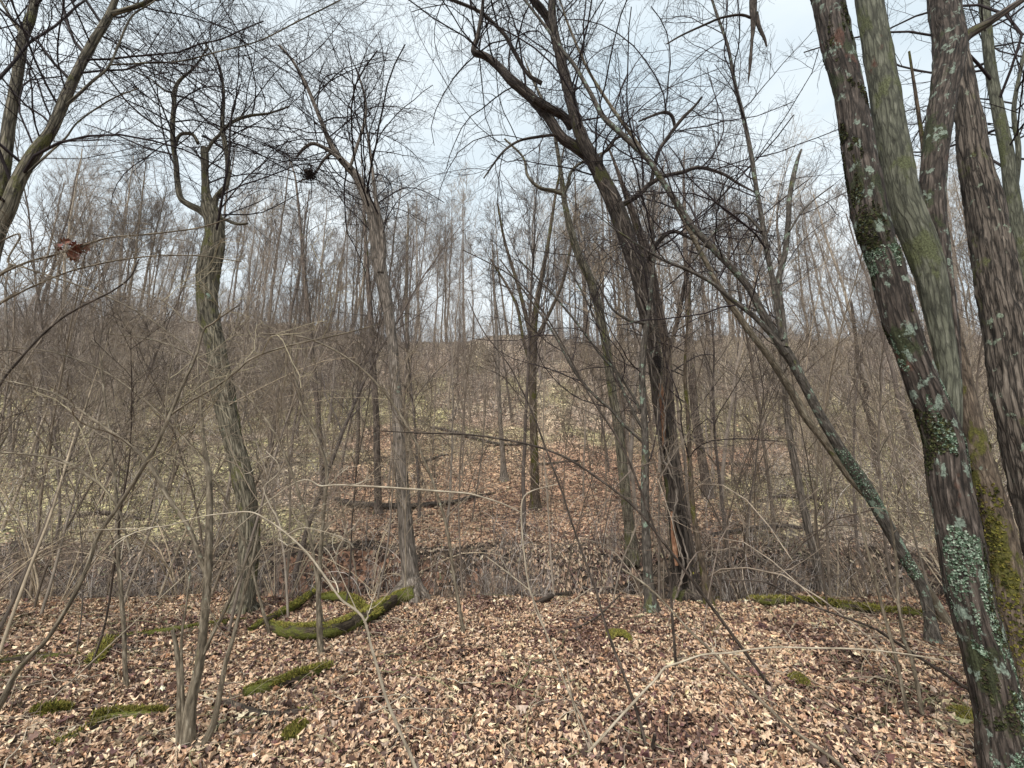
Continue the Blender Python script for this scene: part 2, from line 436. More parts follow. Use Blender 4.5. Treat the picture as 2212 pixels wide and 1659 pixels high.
def slope(x, y):
    e = .25
    return np.stack([(height(x+e, y)-height(x-e, y))/(2*e), (height(x, y+e)-height(x, y-e))/(2*e)], 1)

def scatter(n, y0, y1, wide, pw=1.0):
    y = y0 + (y1-y0)*rng.random(n)**pw
    x = (rng.random(n)*2-1)*(wide*y+1.2)
    return x, y

def leafcol(x, y, n):
    leafy, green = zones(x, y)
    c = PAL[rng.choice(len(PAL), n, p=PW)].copy()
    g = rng.random(n) < green*.6
    c[g] = GREENP[rng.integers(0, len(GREENP), g.sum())]
    pt = fbm(x*1.3, y*1.3, s=41)                       # patches of darker leaves, partly painted shade of the gaps between leaves
    c *= rng.uniform(.68, 1.15, (n, 1))*np.array([.99, .99, .95])
    dk = rng.random(n) < sst(.48, .68, pt)*.7
    c[dk] *= np.array([.40, .34, .37])
    return c, leafy

x, y = scatter(205000, 1.6, 7.3, 1.30, .85)
z = height(x, y) + .002 + .022*rng.random(len(x))
c, _ = leafcol(x, y, len(x))
me = leaf_mesh('fallen_leaves', np.stack([x, y, z], 1), rng.uniform(.020, .056, len(x))*rng.uniform(.8, 1.3, len(x)), c, T_SIM, .5, .95, slope(x, y))
me.materials.append(M_leaf)
o = bpy.data.objects.new('fallen_leaves', me); COL.objects.link(o)
tag(o, 'layer of small curled tan and brown dead leaves covering the flat ground in front', 'leaf litter', kind='stuff')

x, y = scatter(1100, 1.6, 7.0, 1.32, .9)
z = height(x, y) + .02 + .02*rng.random(len(x))
c, _ = leafcol(x, y, len(x)); c = np.minimum(c*1.12, .75)
me = leaf_mesh('fallen_oak_leaves', np.stack([x, y, z], 1), rng.uniform(.05, .115, len(x)), c, T_OAK, .3, .55, slope(x, y))
me.materials.append(M_leaf)
o = bpy.data.objects.new('fallen_oak_leaves', me); COL.objects.link(o)
tag(o, 'larger pale lobed leaves lying on top of the leaf litter', 'leaf litter', kind='stuff')

x, y = scatter(260000, 8.7, 36, 1.32, 1.35)
c, leafy = leafcol(x, y, len(x))
keep = (rng.random(len(x)) < (.35 + .65*leafy)) & ((y > 9.55) | (x < -5.2) | (x > -.4) | (rng.random(len(x)) < .3))
x, y, c = x[keep], y[keep], c[keep]
z = height(x, y) + .02 + .02*rng.random(len(x))
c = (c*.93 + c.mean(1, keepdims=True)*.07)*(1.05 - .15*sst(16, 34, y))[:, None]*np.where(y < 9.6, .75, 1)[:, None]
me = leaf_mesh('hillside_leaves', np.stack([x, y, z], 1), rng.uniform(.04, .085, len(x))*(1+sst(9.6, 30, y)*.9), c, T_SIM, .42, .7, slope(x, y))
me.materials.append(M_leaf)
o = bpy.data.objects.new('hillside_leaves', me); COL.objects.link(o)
tag(o, 'rusty brown dead leaves spread over the slope beyond the creek bank', 'leaf litter', kind='stuff')

# ------------------------------------------------------------------ traced trees
DARK = (.036, .027, .028)
def tr(pts, Y, y_top=None, extra=None):
    """photo trace -> 3-D polyline; rises in the plane y = Y, optionally drifting to y_top"""
    P, R = [], []
    n = len(pts)
    for i, q in enumerate(pts):
        yy = Y if y_top is None else Y + (y_top-Y)*i/max(1, n-1)
        p, t = at(q[0], q[1], yy)
        P.append(p); R.append(q[2]*.5/FPX*t/math.sqrt(1+((q[0]-1106)/FPX)**2))
    return np.array(P), np.array(R)

def extend(P, R, ln, tip=.25, bend=(0, 0, .25)):
    d = nrm(P[-1]-P[-2]); Q, S = [P], [R]
    n = max(2, int(ln/.5)); p = P[-1]; r0 = R[-1]
    for i in range(n):
        d = nrm(d + np.array(bend)*.3 + rng.normal(size=3)*.06)
        p = p + d*ln/n; Q.append(p[None]); S.append(np.array([r0*(1-(1-tip)*(i+1)/n)]))
    return np.vstack(Q), np.concatenate(S)

def to_ground(P, R, flare=1.5, deep=.12):
    """carry the first point of a trunk down into the soil, with a root flare"""
    b = P[0].copy(); g = float(height(b[0], b[1]))
    if b[2] > g+.05:
        d = nrm(P[0]-P[1])
        if d[2] > -.3: d = nrm(np.array([d[0], d[1], -1.]))
        q = b + d*(b[2]-g)/(-d[2])
        g = float(height(q[0], q[1])); q[2] = g
        P = np.vstack([q[None], P]); R = np.concatenate([[R[0]*1.1], R])
    else:
        P = P.copy(); P[0, 2] = g
    d = nrm(P[0]-P[1])
    P = np.vstack([(P[0]+d*deep)[None], P]); R = np.concatenate([[R[0]*1.05], R])
    return P, R

def flare_r(P, R, g, amt, h=.35):
    dz = np.clip(P[:, 2]-g, 0, None)
    return R*(1 + amt*np.exp(-dz/h*2.2))

def crown_parts(root, limbs, spec, col, nm):
    """twigs in successive orders, off every limb (P, R, t0); a handful of twigs become parts of their own"""
    n1, l1, n2, l2, n3, l3 = spec
    As, Rs = [], []
    for (P, R, t0) in limbs:
        Q, S = resample(P, R, n=18)
        ln = np.linalg.norm(np.diff(Q, axis=0), axis=1).sum()
        k = max(1, int(n1*ln*(1-t0)))
        A, RA = grow(Q, S, k, 50, l1, k=9, tmin=t0, up=.06, wig=.13, rr=.45, rmin=.0030, falloff=.3, bend=.10)
        As.append(A); Rs.append(RA)
    A = np.concatenate(As); RA = np.concatenate(Rs)
    sets = [(A[i:i+1], RA[i:i+1]) for i in range(len(A))] if len(A) <= 18 else [(A, RA)]
    for A, RA in sets:
        T = Tubes(); T.add(A, RA, 4, col)
        B, RB = grow(A, RA, n2, 46, l2, k=6, tmin=.12, up=.02, wig=.16, rr=.6, rmin=.0022, bend=.12); T.add(B, RB, 3, col)
        if n3:
            C, RC = grow(B, RB, n3, 44, l3, k=4, tmin=.1, up=.0, wig=.2, rr=.7, rmin=.0016); T.add(C, RC, 3, col)
        T.build(nm if len(sets) == 1 else 'twig', M_twig, root)

def tree(name, label, cat, Y, parts, mat, spec=None, group=None, col=DARK, rough=.12, sides=14, step=.05, flare=.5,
         ext=0., t0=.3, twig_name='crown', y_top=None, extras=None, seedv=0, gbase=True, wood=None, roots=0):
    """parts: list of (part name, trace, options)"""
    root = None; limbs = []; first = None
    for i, pt in enumerate(parts):
        nm, trace = pt[0], pt[1]; op = pt[2] if len(pt) > 2 else {}
        P, R = tr(trace, op.get('Y', Y), op.get('y_top', y_top))
        ground = op.get('ground', i == 0 and gbase)
        if ground: P, R = to_ground(P, R)
        e = op.get('ext', ext if i == 0 else 0)
        if e: P, R = extend(P, R, e, tip=op.get('tip', .3), bend=op.get('bend', (0, 0, .25)))
        if root is None:
            g0 = float(height(P[0, 0], P[0, 1]))
            root = empty(name, (P[0, 0], P[0, 1], g0)); tag(root, label, cat, group)
        Q, S = resample(P, R, step=op.get('step', step))
        if ground: S = flare_r(Q, S, g0, op.get('flare', flare))
        T = Tubes(); T.add(Q, S, op.get('sides', sides), DARK, ridge=op.get('ridge', 0.), rough=op.get('rough', rough), seed=seedv+i*5+1, cap=op.get('cap', False) or len(op) == 0 and False)
        T.build(nm, op.get('mat', mat), root)
        if op.get('twigs', True): limbs.append((P, R, op.get('t0', t0 if i == 0 else .15)))
        if i == 0:
            first = (Q, S)
            for q in range(roots):
                an = q*6.283/roots + rng.uniform(-.4, .4); rr_ = np.interp(g0+.1, Q[:8, 2], S[:8]) if Q[7, 2] > g0+.1 else S[3]
                dr = np.array([math.cos(an), math.sin(an)]); ln_ = rng.uniform(2.0, 3.4)*rr_
                c0 = np.array([P[1, 0], P[1, 1]])
                pts_ = []
                for f_ in (.25, .8, 1.4, 2.2, 3.2):
                    xy = c0 + dr*rr_*f_*(ln_/rr_/3.4); pts_.append((xy[0], xy[1], float(height(xy[0], xy[1])) + rr_*(.95-.55*f_ if f_ < 2 else -.3-.12*f_)))
                A, B = resample(pts_, [rr_*.55, rr_*.42, rr_*.3, rr_*.2, rr_*.12], step=.03)
                Tr = Tubes(); Tr.add(A, B, 9, DARK, rough=.25, seed=seedv+q); Tr.build('root', op.get('mat', mat), root)
    if spec:
        crown_parts(root, limbs, spec, col, twig_name)
    return root, first

def flakes(root, Q, S, n, mask_seed, size, cols, name, thr=.5, scale=3., z0=None, z1=None, side=None, mat=None, low=0.):
    """curled lichen / moss scales standing off a trunk surface"""
    i = rng.integers(0, len(Q)-1, n); a = rng.random((n, 1))
    p = Q[i]*(1-a)+Q[i+1]*a; r = S[i]
    T = nrm(Q[i+1]-Q[i]); ref = np.array([0, 1., 0])
    A = nrm(np.cross(ref, T)); B = np.cross(T, A)
    th = rng.uniform(0, 2*math.pi, n)[:, None]
    d = np.cos(th)*A + np.sin(th)*B
    pos = p + d*(r[:, None]*1.01)
    m = fbm(pos[:, 0]*scale, pos[:, 1]*scale, pos[:, 2]*scale*.6, s=mask_seed, o=4)
    k = (m > thr) & (fbm(pos[:, 0]*1.2+7, pos[:, 1]*1.2, pos[:, 2]*(2.1 if low else 1.2), s=mask_seed+40, o=2) > low)
    if z0 is not None: k &= (pos[:, 2] > z0)
    if z1 is not None: k &= (pos[:, 2] < z1)
    pos, d, T = pos[k], d[k], T[k]; n = len(pos)
    if n == 0: return
    # small hexagonal scales lying on the bark, edges lifted
    sz = rng.uniform(.5, 1.2, n)[:, None]*size
    U = nrm(T + rng.normal(size=(n, 3))*.7); U = nrm(U-(U*d).sum(1, keepdims=True)*d); W = np.cross(d, U)
    V = [pos + d*.001]
    for q in range(5):
        an = q*2*math.pi/5
        V.append(pos + sz*(math.cos(an)*U + math.sin(an)*W)*rng.uniform(.6, 1.2, (n, 1)) + d*sz*rng.uniform(.05, .8, (n, 1)))
    V = np.stack(V, 1)
    tri = np.array([[0, q+1, (q+1) % 5+1] for q in range(5)])
    F = (np.arange(n)[:, None, None]*6+tri[None]).reshape(-1, 3)
    cc = cols[rng.integers(0, len(cols), n)]*rng.uniform(.7, 1.25, (n, 1))
    C = np.concatenate([np.repeat(cc, 6, axis=0), np.ones((n*6, 1))], 1)
    me = write_mesh(name, V.reshape(-1, 3)-np.array(root.location), F, {'col': ('FLOAT_COLOR', C)}, False)
    me.materials.append(mat or M_moss)
    o = bpy.data.objects.new(name, me); COL.objects.link(o); o.parent = root
    return o
LICH = np.array([[.22, .30, .22], [.32, .40, .31], [.13, .19, .13], [.06, .10, .06], [.42, .48, .38], [.09, .13, .08], [.16, .22, .15]])
MOSSD = np.array([[.03, .034, .016], [.05, .055, .026], [.018, .02, .012], [.075, .078, .034], [.045, .035, .025]])
MOSSB = np.array([[.19, .18, .045], [.12, .12, .03], [.34, .30, .07], [.055, .058, .02], [.22, .17, .06], [.26, .25, .06]])

BIG = (5.0, 2.5, 9, .9, 6, .36)
MID = (4.0, 1.5, 7, .6, 5, .26)
TANGLE = (7, 2.3, 9, .95, 6, .38)

# --- the big lichened tree at the right edge
A1 = [(2190, 1700, 125), (2151, 1506, 112), (2128, 1406, 108), (2091, 1273, 104), (2068, 1139, 102), (2051, 1053, 97), (2040, 960, 92), (2021, 900, 86), (1995, 836, 80),
      (1965, 753, 72), (1941, 686, 76), (1918, 586, 76), (1888, 500, 78), (1868, 400, 75), (1851, 300, 70), (1835, 200, 63), (1808, 100, 66), (1788, 0, 66)]
A2 = [(2050, 1000, 50), (2052, 886, 52), (2048, 800, 50), (2030, 700, 58), (2010, 600, 72), (1985, 520, 78), (1952, 430, 74), (1932, 330, 74), (1917, 240, 70), (1903, 150, 66), (1889, 70, 62), (1875, -10, 60)]
A3 = [(2062, 900, 34), (2056, 780, 42), (2040, 660, 52), (2024, 540, 56), (2014, 440, 58), (2018, 360, 58), (2027, 280, 60), (2038, 200, 64), (2052, 110, 74), (2046, 50, 72), (2038, -10, 74)]
A4 = [(2056, 120, 44), (2085, 80, 34), (2130, 52, 26), (2175, 22, 22), (2225, -12, 18)]
rootA, qa = tree('lichen_covered_tree', 'big multi-stemmed tree with mint green lichen and dark moss leaning in at the right edge', 'tree', 2.75,
    [('trunk', A1, {'ext': 3.5, 'rough': .2, 'sides': 52, 'step': .016, 'ridge': .055}),
     ('stem', A2, {'mat': M_greygreen, 'Y': 2.80, 'y_top': 2.95, 'ext': 3.5, 't0': .9, 'rough': .16, 'sides': 44, 'step': .02, 'ridge': .02}),
     ('stem', A3, {'mat': M_lichen, 'Y': 2.86, 'y_top': 3.0, 'ext': 3.5, 't0': .9, 'rough': .18, 'sides': 44, 'step': .02, 'ridge': .06}),
     ('limb', A4, {'mat': M_leaning, 'Y': 3.0, 'y_top': 2.8, 'ext': 2.5, 't0': .3})],
    M_lichen, spec=BIG, t0=.93, flare=.45, sides=20)
flakes(rootA, *qa, 90000, 3, .0065, LICH*.72, 'lichen', thr=.50, scale=4.2, z0=.1, z1=3.2, low=.5)
flakes(rootA, *qa, 60000, 9, .009, MOSSD, 'moss', thr=.53, scale=4.5, z0=.3)

C1 = [(2240, 1600, 85), (2218, 1480, 80), (2196, 1380, 76), (2178, 1260, 74), (2160, 1150, 74), (2135, 1060, 66), (2112, 970, 56), (2094, 880, 44), (2080, 800, 36), (2066, 730, 28), (2050, 640, 24), (2040, 560, 20)]
rootC, qc = tree('moss_streaked_tree', 'brown mossy trunk curving up close behind the big lichen covered tree', 'tree', 3.3,
    [('trunk', C1, {'ext': 2.0, 'sides': 40, 'step': .02, 'rough': .16, 'ridge': .05})], M_mossy, spec=(1.5, .7, 4, .3, 3, .2), t0=.75, seedv=9)
flakes(rootC, *qc, 9000, 19, .011, MOSSB*.5, 'moss', thr=.55, scale=2.4, z0=.0, z1=1.9)
B1 = [(2350, 1500, 150), (2290, 1250, 135), (2250, 1080, 125), (2222, 960, 118), (2196, 853, 112), (2178, 740, 106), (2158, 640, 100), (2143, 553, 94), (2124, 440, 80), (2105, 350, 68), (2094, 270, 64), (2080, 180, 54), (2062, 80, 46), (2050, -10, 42)]
B2 = [(2150, 520, 60), (2196, 560, 46), (2250, 600, 40)]
tree('furrowed_bark_tree', 'thick tree with deeply furrowed grey brown bark at the far right edge', 'tree', 3.7,
    [('trunk', B1, {'ext': 4, 'sides': 60, 'step': .018, 'rough': .2, 'ridge': .085})], M_furrow, spec=BIG, t0=.9, seedv=4)
D1 = [(2290, 1250, 60), (2262, 900, 52), (2235, 680, 48), (2212, 560, 44), (2188, 433, 38), (2175, 333, 34), (2155, 233, 30), (2138, 133, 27), (2125, 0, 26)]
tree('slim_grey_tree', 'slim grey tree rising behind the furrowed trunk at the top right', 'tree', 4.6,
    [('trunk', D1, {'ext': 4, 'rough': .05}), ('limb', [(2188, 440, 18), (2200, 330, 14), (2190, 240, 12), (2205, 150, 10), (2225, 60, 8)], {'ext': 1.5})],
    M_greygreen, spec=BIG, t0=.45, seedv=6)

# --- the forked tree entering at the left edge
E1 = [(-150, 1230, 80), (-120, 1000, 70), (-80, 760, 60), (-35, 600, 54), (-8, 500, 48), (17, 450, 42), (43, 383, 36), (77, 327, 33), (110, 283, 28), (143, 207, 27), (173, 143, 22), (200, 93, 22), (230, 45, 19), (247, 5, 15)]
E2 = [(-30, 590, 44), (-12, 480, 40), (7, 367, 37), (20, 267, 31), (37, 167, 27), (50, 83, 27), (66, 40, 24), (77, -5, 22)]
E3 = [(243, 30, 13), (275, 20, 12), (305, 10, 11), (335, -6, 9)]
E4 = [(52, 78, 13), (30, 50, 9), (10, 15, 8), (-10, -20, 7)]
E5 = [(133, 235, 9), (165, 208, 8), (200, 175, 7), (233, 147, 6), (255, 100, 5), (272, 58, 5), (290, 30, 4), (330, 5, 3)]
E6 = [(235, 140, 5), (300, 137, 4), (390, 132, 4), (470, 112, 3), (560, 88, 3), (640, 48, 3), (720, 8, 3)]
E7 = [(20, 420, 8), (45, 390, 7), (90, 345, 6), (140, 300, 5), (170, 262, 4), (240, 215, 4), (300, 190, 3)]
tree('forked_grey_tree', 'forked grey brown tree leaning into the frame at the left edge', 'tree', 4.4,
    [('trunk', E1, {'ext': 3.5, 'rough': .1}), ('stem', E2, {'ext': 3.5, 't0': .5}), ('limb', E3, {'ext': 1.5}), ('limb', E4, {'ext': 1}),
     ('limb', E5, {'ext': .6}), ('limb', E6, {'ext': .4}), ('limb', E7)], M_shaggy, spec=(5.6, 2.8, 10, 1.0, 6, .4), t0=.4, seedv=12, flare=.3)

# --- the large leaning tree
F1 = [(1480, 1272, 66), (1472, 1210, 52), (1464, 1130, 46), (1452, 1040, 42), (1440, 960, 40), (1428, 880, 38), (1418, 800, 37), (1406, 720, 38), (1394, 653, 44), (1379, 580, 50), (1362, 535, 46),
      (1347, 490, 42), (1324, 433, 40), (1297, 377, 38), (1274, 333, 35), (1251, 283, 31), (1237, 233, 28), (1221, 167, 26), (1204, 100, 24), (1194, 50, 22), (1192, -5, 18)]
F2 = [(1268, 335, 30), (1240, 315, 28), (1212, 296, 26), (1184, 253, 25), (1154, 217, 26), (1128, 193, 26), (1104, 173, 24), (1080, 147, 20), (1057, 127, 18), (1040, 118, 17), (1024, 114, 16),
      (1025, 98, 13), (1032, 78, 11), (1037, 50, 10), (1041, 22, 8), (1045, -8, 8)]
F3 = [(1236, 275, 20), (1218, 252, 18), (1197, 240, 18), (1174, 228, 18), (1154, 215, 18)]
F4 = [(1192, 62, 16), (1180, 35, 17), (1165, 15, 18), (1147, -6, 14)]
F5 = [(1345, 442, 13), (1366, 430, 12), (1386, 415, 12), (1404, 397, 11), (1438, 380, 9), (1474, 372, 9), (1510, 362, 8), (1560, 375, 7), (1594, 396, 6)]
F6 = [(1406, 398, 9), (1414, 360, 9), (1424, 325, 8), (1446, 292, 8), (1474, 256, 8), (1500, 230, 6), (1516, 210, 5)]
F7 = [(1458, 274, 7), (1452, 252, 8), (1440, 243, 7), (1420, 246, 6), (1380, 262, 4)]
F8 = [(1297, 362, 8), (1300, 335, 7), (1318, 318, 7), (1330, 300, 6), (1360, 288, 4)]
F9 = [(1170, 180, 10), (1140, 160, 8), (1110, 110, 9), (1090, 75, 8), (1060, 45, 8), (1030, 22, 7), (990, 5, 7), (960, -8, 6)]
F10 = [(1230, 300, 7), (1200, 292, 6), (1160, 296, 6), (1120, 305, 5), (1085, 330, 5), (1045, 385, 3)]
F11 = [(1190, 200, 8), (1235, 205, 9), (1262, 225, 8), (1290, 250, 9)]
F12 = [(1380, 575, 10), (1400, 560, 11), (1424, 520, 10), (1456, 500, 9), (1500, 520, 5), (1540, 540, 4)]
F1 = [(a, b, c*.8) for a, b, c in F1]; F2 = [(a, b, c*.85) for a, b, c in F2]
rootF, qf = tree('hollow_leaning_tree', 'large dark tree leaning left from a hollow mossy base on the creek edge', 'tree', 6.55,
    [('trunk', F1, {'ext': 4, 'sides': 32, 'rough': .22, 'step': .03, 'ridge': .09}), ('limb', F2, {'ext': 2.5}), ('limb', F3, {'twigs': False}), ('limb', F4, {'ext': 3}), ('limb', F5, {'ext': .5}),
     ('limb', F6), ('limb', F7), ('limb', F8), ('limb', F9, {'ext': 2}), ('limb', F10), ('limb', F12)],
    M_leaning, spec=(5.4, 2.4, 9, .9, 6, .36), t0=.45, seedv=20, flare=.55, roots=5, y_top=6.3)

def sliver(root, pts, Y, mat, name, sides=8, rough=.25, flat=.4):
    P, R = tr(pts, Y); Q, S = resample(P, R, step=.04)
    T = Tubes(); T.add(Q, S, sides, DARK, rough=rough, seed=3)
    V = T.V[0]; V[:, 1] = Y + (V[:, 1]-Y)*flat
    return T.build(name, mat, root)
sliver(rootF, [(1478, 1262, 18), (1474, 1225, 22), (1470, 1180, 24), (1468, 1140, 20), (1466, 1118, 6)], 6.35, M_black, 'cavity', flat=.5)  # black sliver on the bark; the hollow's shade is in its colour
sliver(rootF, [(1462, 1222, 8), (1459, 1190, 15), (1455, 1150, 14), (1451, 1105, 6)], 6.34, M_wood, 'exposed_wood')
sliver(rootF, [(1434, 965, 6), (1433, 900, 13), (1429, 855, 14), (1427, 828, 6)], 6.36, M_wood, 'exposed_wood')
sliver(rootF, [(1424, 806, 8), (1420, 790, 16), (1416, 770, 12)], 6.36, M_black, 'cavity')  # smaller black sliver, its shade painted with no hole in the trunk
sliver(rootF, [(1412, 700, 4), (1406, 650, 8), (1398, 600, 7), (1394, 570, 3)], 6.34, M_pale, 'exposed_wood')
flakes(rootF, *qf, 5000, 29, .016, MOSSB*.6, 'moss', thr=.5, scale=2.2, z0=-.1, z1=.6)
for vt in ([(1500, 1290, 5), (1484, 1200, 4.6), (1462, 1120, 4.4), (1458, 1040, 4.2), (1436, 960, 4), (1436, 880, 4), (1408, 800, 4), (1414, 720, 3.8), (1380, 640, 3.6), (1384, 570, 3.4), (1342, 500, 3), (1340, 440, 3), (1298, 390, 3)],
           [(1462, 1290, 6), (1476, 1220, 5.4), (1454, 1130, 5), (1462, 1060, 5), (1430, 980, 4.6), (1420, 900, 4.4), (1426, 820, 4.2), (1394, 740, 4), (1398, 660, 4), (1368, 590, 3.6), (1362, 520, 3)]):
    P, R = tr(vt, 6.30, 6.12); Q, S = resample(P, R, step=.05); Q[:, :2] += rng.normal(size=(len(Q), 2))*.006
    T = Tubes(); T.add(Q, S, 6, DARK, rough=.1); T.build('vine', M_pale, rootF)
# slabs beside it
tree('forked_stem_tree', 'rough grey forked trunk standing behind the hollow leaning tree', 'tree', 6.9,
    [('trunk', [(1500, 1282, 24), (1488, 1180, 22), (1470, 1060, 20), (1456, 960, 20), (1446, 860, 20), (1440, 760, 20), (1420, 660, 22), (1400, 560, 22), (1370, 470, 16), (1345, 400, 10)], {'ext': 1}),
     ('limb', [(1440, 770, 12), (1462, 700, 10), (1478, 620, 9), (1490, 560, 7), (1500, 500, 5)])],
    M_hollow, spec=MID, t0=.45, seedv=22)
tree('lichen_stem_tree', 'slim tree with pale mint lichen on its stem left of the hollow leaning tree', 'tree', 5.9,
    [('trunk', [(1410, 1335, 28), (1402, 1270, 22), (1398, 1206, 20), (1394, 1120, 19), (1393, 1050, 18), (1394, 953, 15), (1390, 880, 14), (1387, 820, 14), (1390, 760, 13), (1394, 720, 12), (1404, 640, 9), (1412, 560, 7), (1410, 470, 5)], {'ext': .6}),
     ('limb', [(1394, 700, 8), (1380, 696, 8), (1364, 694, 7), (1345, 684, 6), (1320, 664, 5), (1290, 610, 3)]),
     ('limb', [(1388, 925, 7), (1370, 895, 7), (1345, 840, 6), (1320, 780, 5), (1290, 700, 4), (1262, 640, 4), (1220, 560, 3)]),
     ('limb', [(1390, 900, 6), (1370, 860, 6), (1330, 800, 6), (1300, 770, 5), (1240, 690, 5), (1180, 620, 4), (1120, 560, 3)]),
     ('limb', [(1392, 958, 7), (1345, 915, 7), (1320, 885, 6), (1280, 850, 6), (1240, 800, 6), (1196, 720, 5), (1140, 640, 4), (1080, 560, 3)])],
    M_saplich, spec=MID, t0=.3, seedv=25, roots=4)
tree('slender_dark_tree', 'slender dark trunk standing close right of the hollow leaning tree', 'tree', 6.2,
    [('trunk', [(1533, 1322, 22), (1526, 1270, 18), (1517, 1220, 15), (1508, 1170, 13), (1497, 1100, 12), (1490, 1000, 10), (1486, 900, 9), (1480, 820, 8), (1482, 740, 6), (1490, 640, 4)], {'ext': .6})],
    M_mossy, spec=MID, t0=.35, seedv=27, roots=3)

# --- the leaning pair on the right
G1 = [(2018, 1394, 34), (2008, 1330, 26), (1990, 1266, 28), (1955, 1206, 30), (1918, 1139, 32), (1875, 1060, 32), (1825, 986, 28), (1775, 903, 24), (1735, 826, 21), (1708, 775, 24), (1690, 750, 26),
      (1668, 715, 20), (1645, 672, 19), (1620, 625, 17), (1592, 590, 15), (1555, 553, 14), (1520, 515, 14), (1496, 490, 13), (1474, 455, 12), (1440, 405, 12), (1400, 345, 12), (1354, 300, 12), (1304, 253, 11), (1275, 200, 9), (1240, 140, 8), (1221, 117, 8), (1180, 60, 6), (1130, -5, 5)]
G2 = [(1700, 765, 16), (1680, 738, 14), (1650, 705, 13), (1625, 680, 12), (1585, 650, 11), (1541, 613, 9), (1500, 590, 8), (1474, 578, 8), (1430, 560, 6), (1380, 530, 5)]
G3 = [(1695, 750, 16), (1692, 715, 15), (1688, 670, 14), (1681, 610, 13), (1695, 550, 14), (1703, 480, 13), (1705, 433, 12), (1713, 385, 12), (1722, 348, 9), (1731, 323, 5)]
G4 = [(1690, 735, 13), (1682, 690, 13), (1672, 620, 12), (1660, 560, 12), (1645, 470, 11), (1632, 395, 10), (1622, 330, 10), (1605, 250, 9), (1588, 183, 8), (1572, 100, 7), (1548, 30, 6), (1535, -10, 5)]
G5 = [(1645, 500, 7), (1628, 480, 6), (1604, 460, 5), (1580, 466, 5), (1545, 500, 5), (1500, 560, 5)]
G6 = [(1705, 500, 6), (1730, 460, 5), (1760, 430, 4), (1800, 400, 3)]
rootG, qg = tree('leaning_lichen_tree', 'thin tree leaning far left from the right side, mint lichen on its lower stem', 'tree', 4.9,
    [('trunk', G1, {'ext': 1.5, 'y_top': 5.6}), ('limb', G2, {'ext': .8}), ('limb', G3, {'cap': True, 'twigs': False}), ('limb', G4, {'ext': 2}), ('limb', G5), ('limb', G6)],
    M_saplich, spec=(4.4, 1.8, 8, .75, 6, .3), t0=.4, seedv=31, y_top=5.1, roots=4)
flakes(rootG, *qg, 20000, 33, .008, LICH, 'lichen', thr=.46, scale=3, z0=.6, z1=2.0)
tree('leaning_brown_tree', 'thin brown stem leaning parallel below the leaning lichen tree', 'tree', 5.5,
    [('trunk', [(2040, 1335, 22), (1990, 1250, 20), (1940, 1175, 20), (1885, 1086, 20), (1835, 1030, 20), (1781, 953, 19), (1741, 903, 18), (1708, 843, 18), (1661, 770, 17), (1630, 730, 15), (1598, 686, 14), (1551, 613, 12), (1518, 553, 11), (1480, 480, 10), (1450, 425, 9), (1415, 370, 8), (1370, 300, 8), (1320, 230, 7), (1270, 150, 6), (1230, 60, 5)], {'ext': 1.5})],
    M_sap, spec=(2.6, 1.6, 7, .7, 5, .28), t0=.4, seedv=34, y_top=6.0)
tree('straight_slim_tree', 'straight slim smooth tree on the creek edge behind the mossy fallen log', 'tree', 7.0,
    [('trunk', [(1780, 1300, 24), (1772, 1256, 20), (1758, 1189, 18), (1738, 1106, 17), (1721, 1020, 17), (1705, 936, 16), (1695, 836, 14), (1690, 740, 12), (1686, 640, 10), (1684, 540, 8)], {'ext': 1.2})],
    M_pale, spec=MID, t0=.5, seedv=36, roots=4)

# --- left centre trees
I1 = [(885, 1286, 50), (886, 1262, 38), (884, 1225, 34), (879, 1172, 32), (874, 1100, 29), (867, 1020, 27), (860, 920, 25), (856, 850, 22), (851, 786, 21), (846, 730, 21), (841, 686, 22), (830, 620, 26), (818, 560, 28), (812, 515, 24),
      (804, 467, 21), (787, 417, 20), (772, 385, 18), (757, 365, 17), (737, 345, 14), (717, 317, 12), (693, 260, 9), (663, 187, 8), (633, 133, 6), (604, 98, 5)]
I2 = [(822, 590, 16), (828, 540, 14), (824, 490, 12), (814, 440, 9), (806, 380, 7), (796, 300, 6)]
I3 = [(735, 345, 8), (715, 328, 9), (698, 318, 9), (675, 310, 8), (655, 322, 7), (640, 340, 5)]
I5 = [(715, 330, 7), (700, 345, 6), (685, 368, 5), (672, 384, 4), (655, 388, 3), (640, 396, 2)]
I4 = [(755, 365, 7), (770, 320, 7), (790, 250, 6), (786, 200, 5), (770, 150, 4)]
tree('scaly_grey_tree', 'tall grey tree with peeling bark bending left above the mossy log', 'tree', 6.75,
    [('trunk', I1, {'sides': 28, 'rough': .16, 'step': .03, 'ridge': .08}), ('limb', I2, {'ext': .5}), ('limb', I3), ('limb', I5, {'Y': 6.8}), ('limb', I4)], M_pale, spec=TANGLE, t0=.6, seedv=41, flare=.4, roots=5, y_top=6.9)
J1 = [(520, 1330, 46), (528, 1290, 44), (537, 1200, 44), (537, 1106, 42), (520, 1020, 42), (500, 936, 44), (482, 853, 46), (467, 753, 42), (452, 686, 42), (448, 630, 46), (450, 586, 50), (462, 530, 46), (464, 490, 40), (455, 455, 36), (446, 420, 20), (443, 380, 16), (442, 320, 17)]
J2 = [(452, 470, 20), (430, 453, 18), (408, 442, 16), (390, 427, 15), (383, 390, 14), (380, 350, 13), (374, 310, 12), (373, 267, 12), (376, 230, 11), (377, 200, 11), (387, 175, 8), (420, 145, 5), (450, 100, 3)]
J3 = [(462, 450, 16), (467, 427, 14), (480, 412, 13), (490, 396, 12), (492, 350, 12), (486, 310, 11), (480, 277, 10), (483, 217, 8), (480, 173, 7), (470, 133, 5), (440, 90, 4)]
J4 = [(482, 282, 8), (505, 262, 8), (540, 250, 7), (580, 245, 5), (625, 230, 4)]
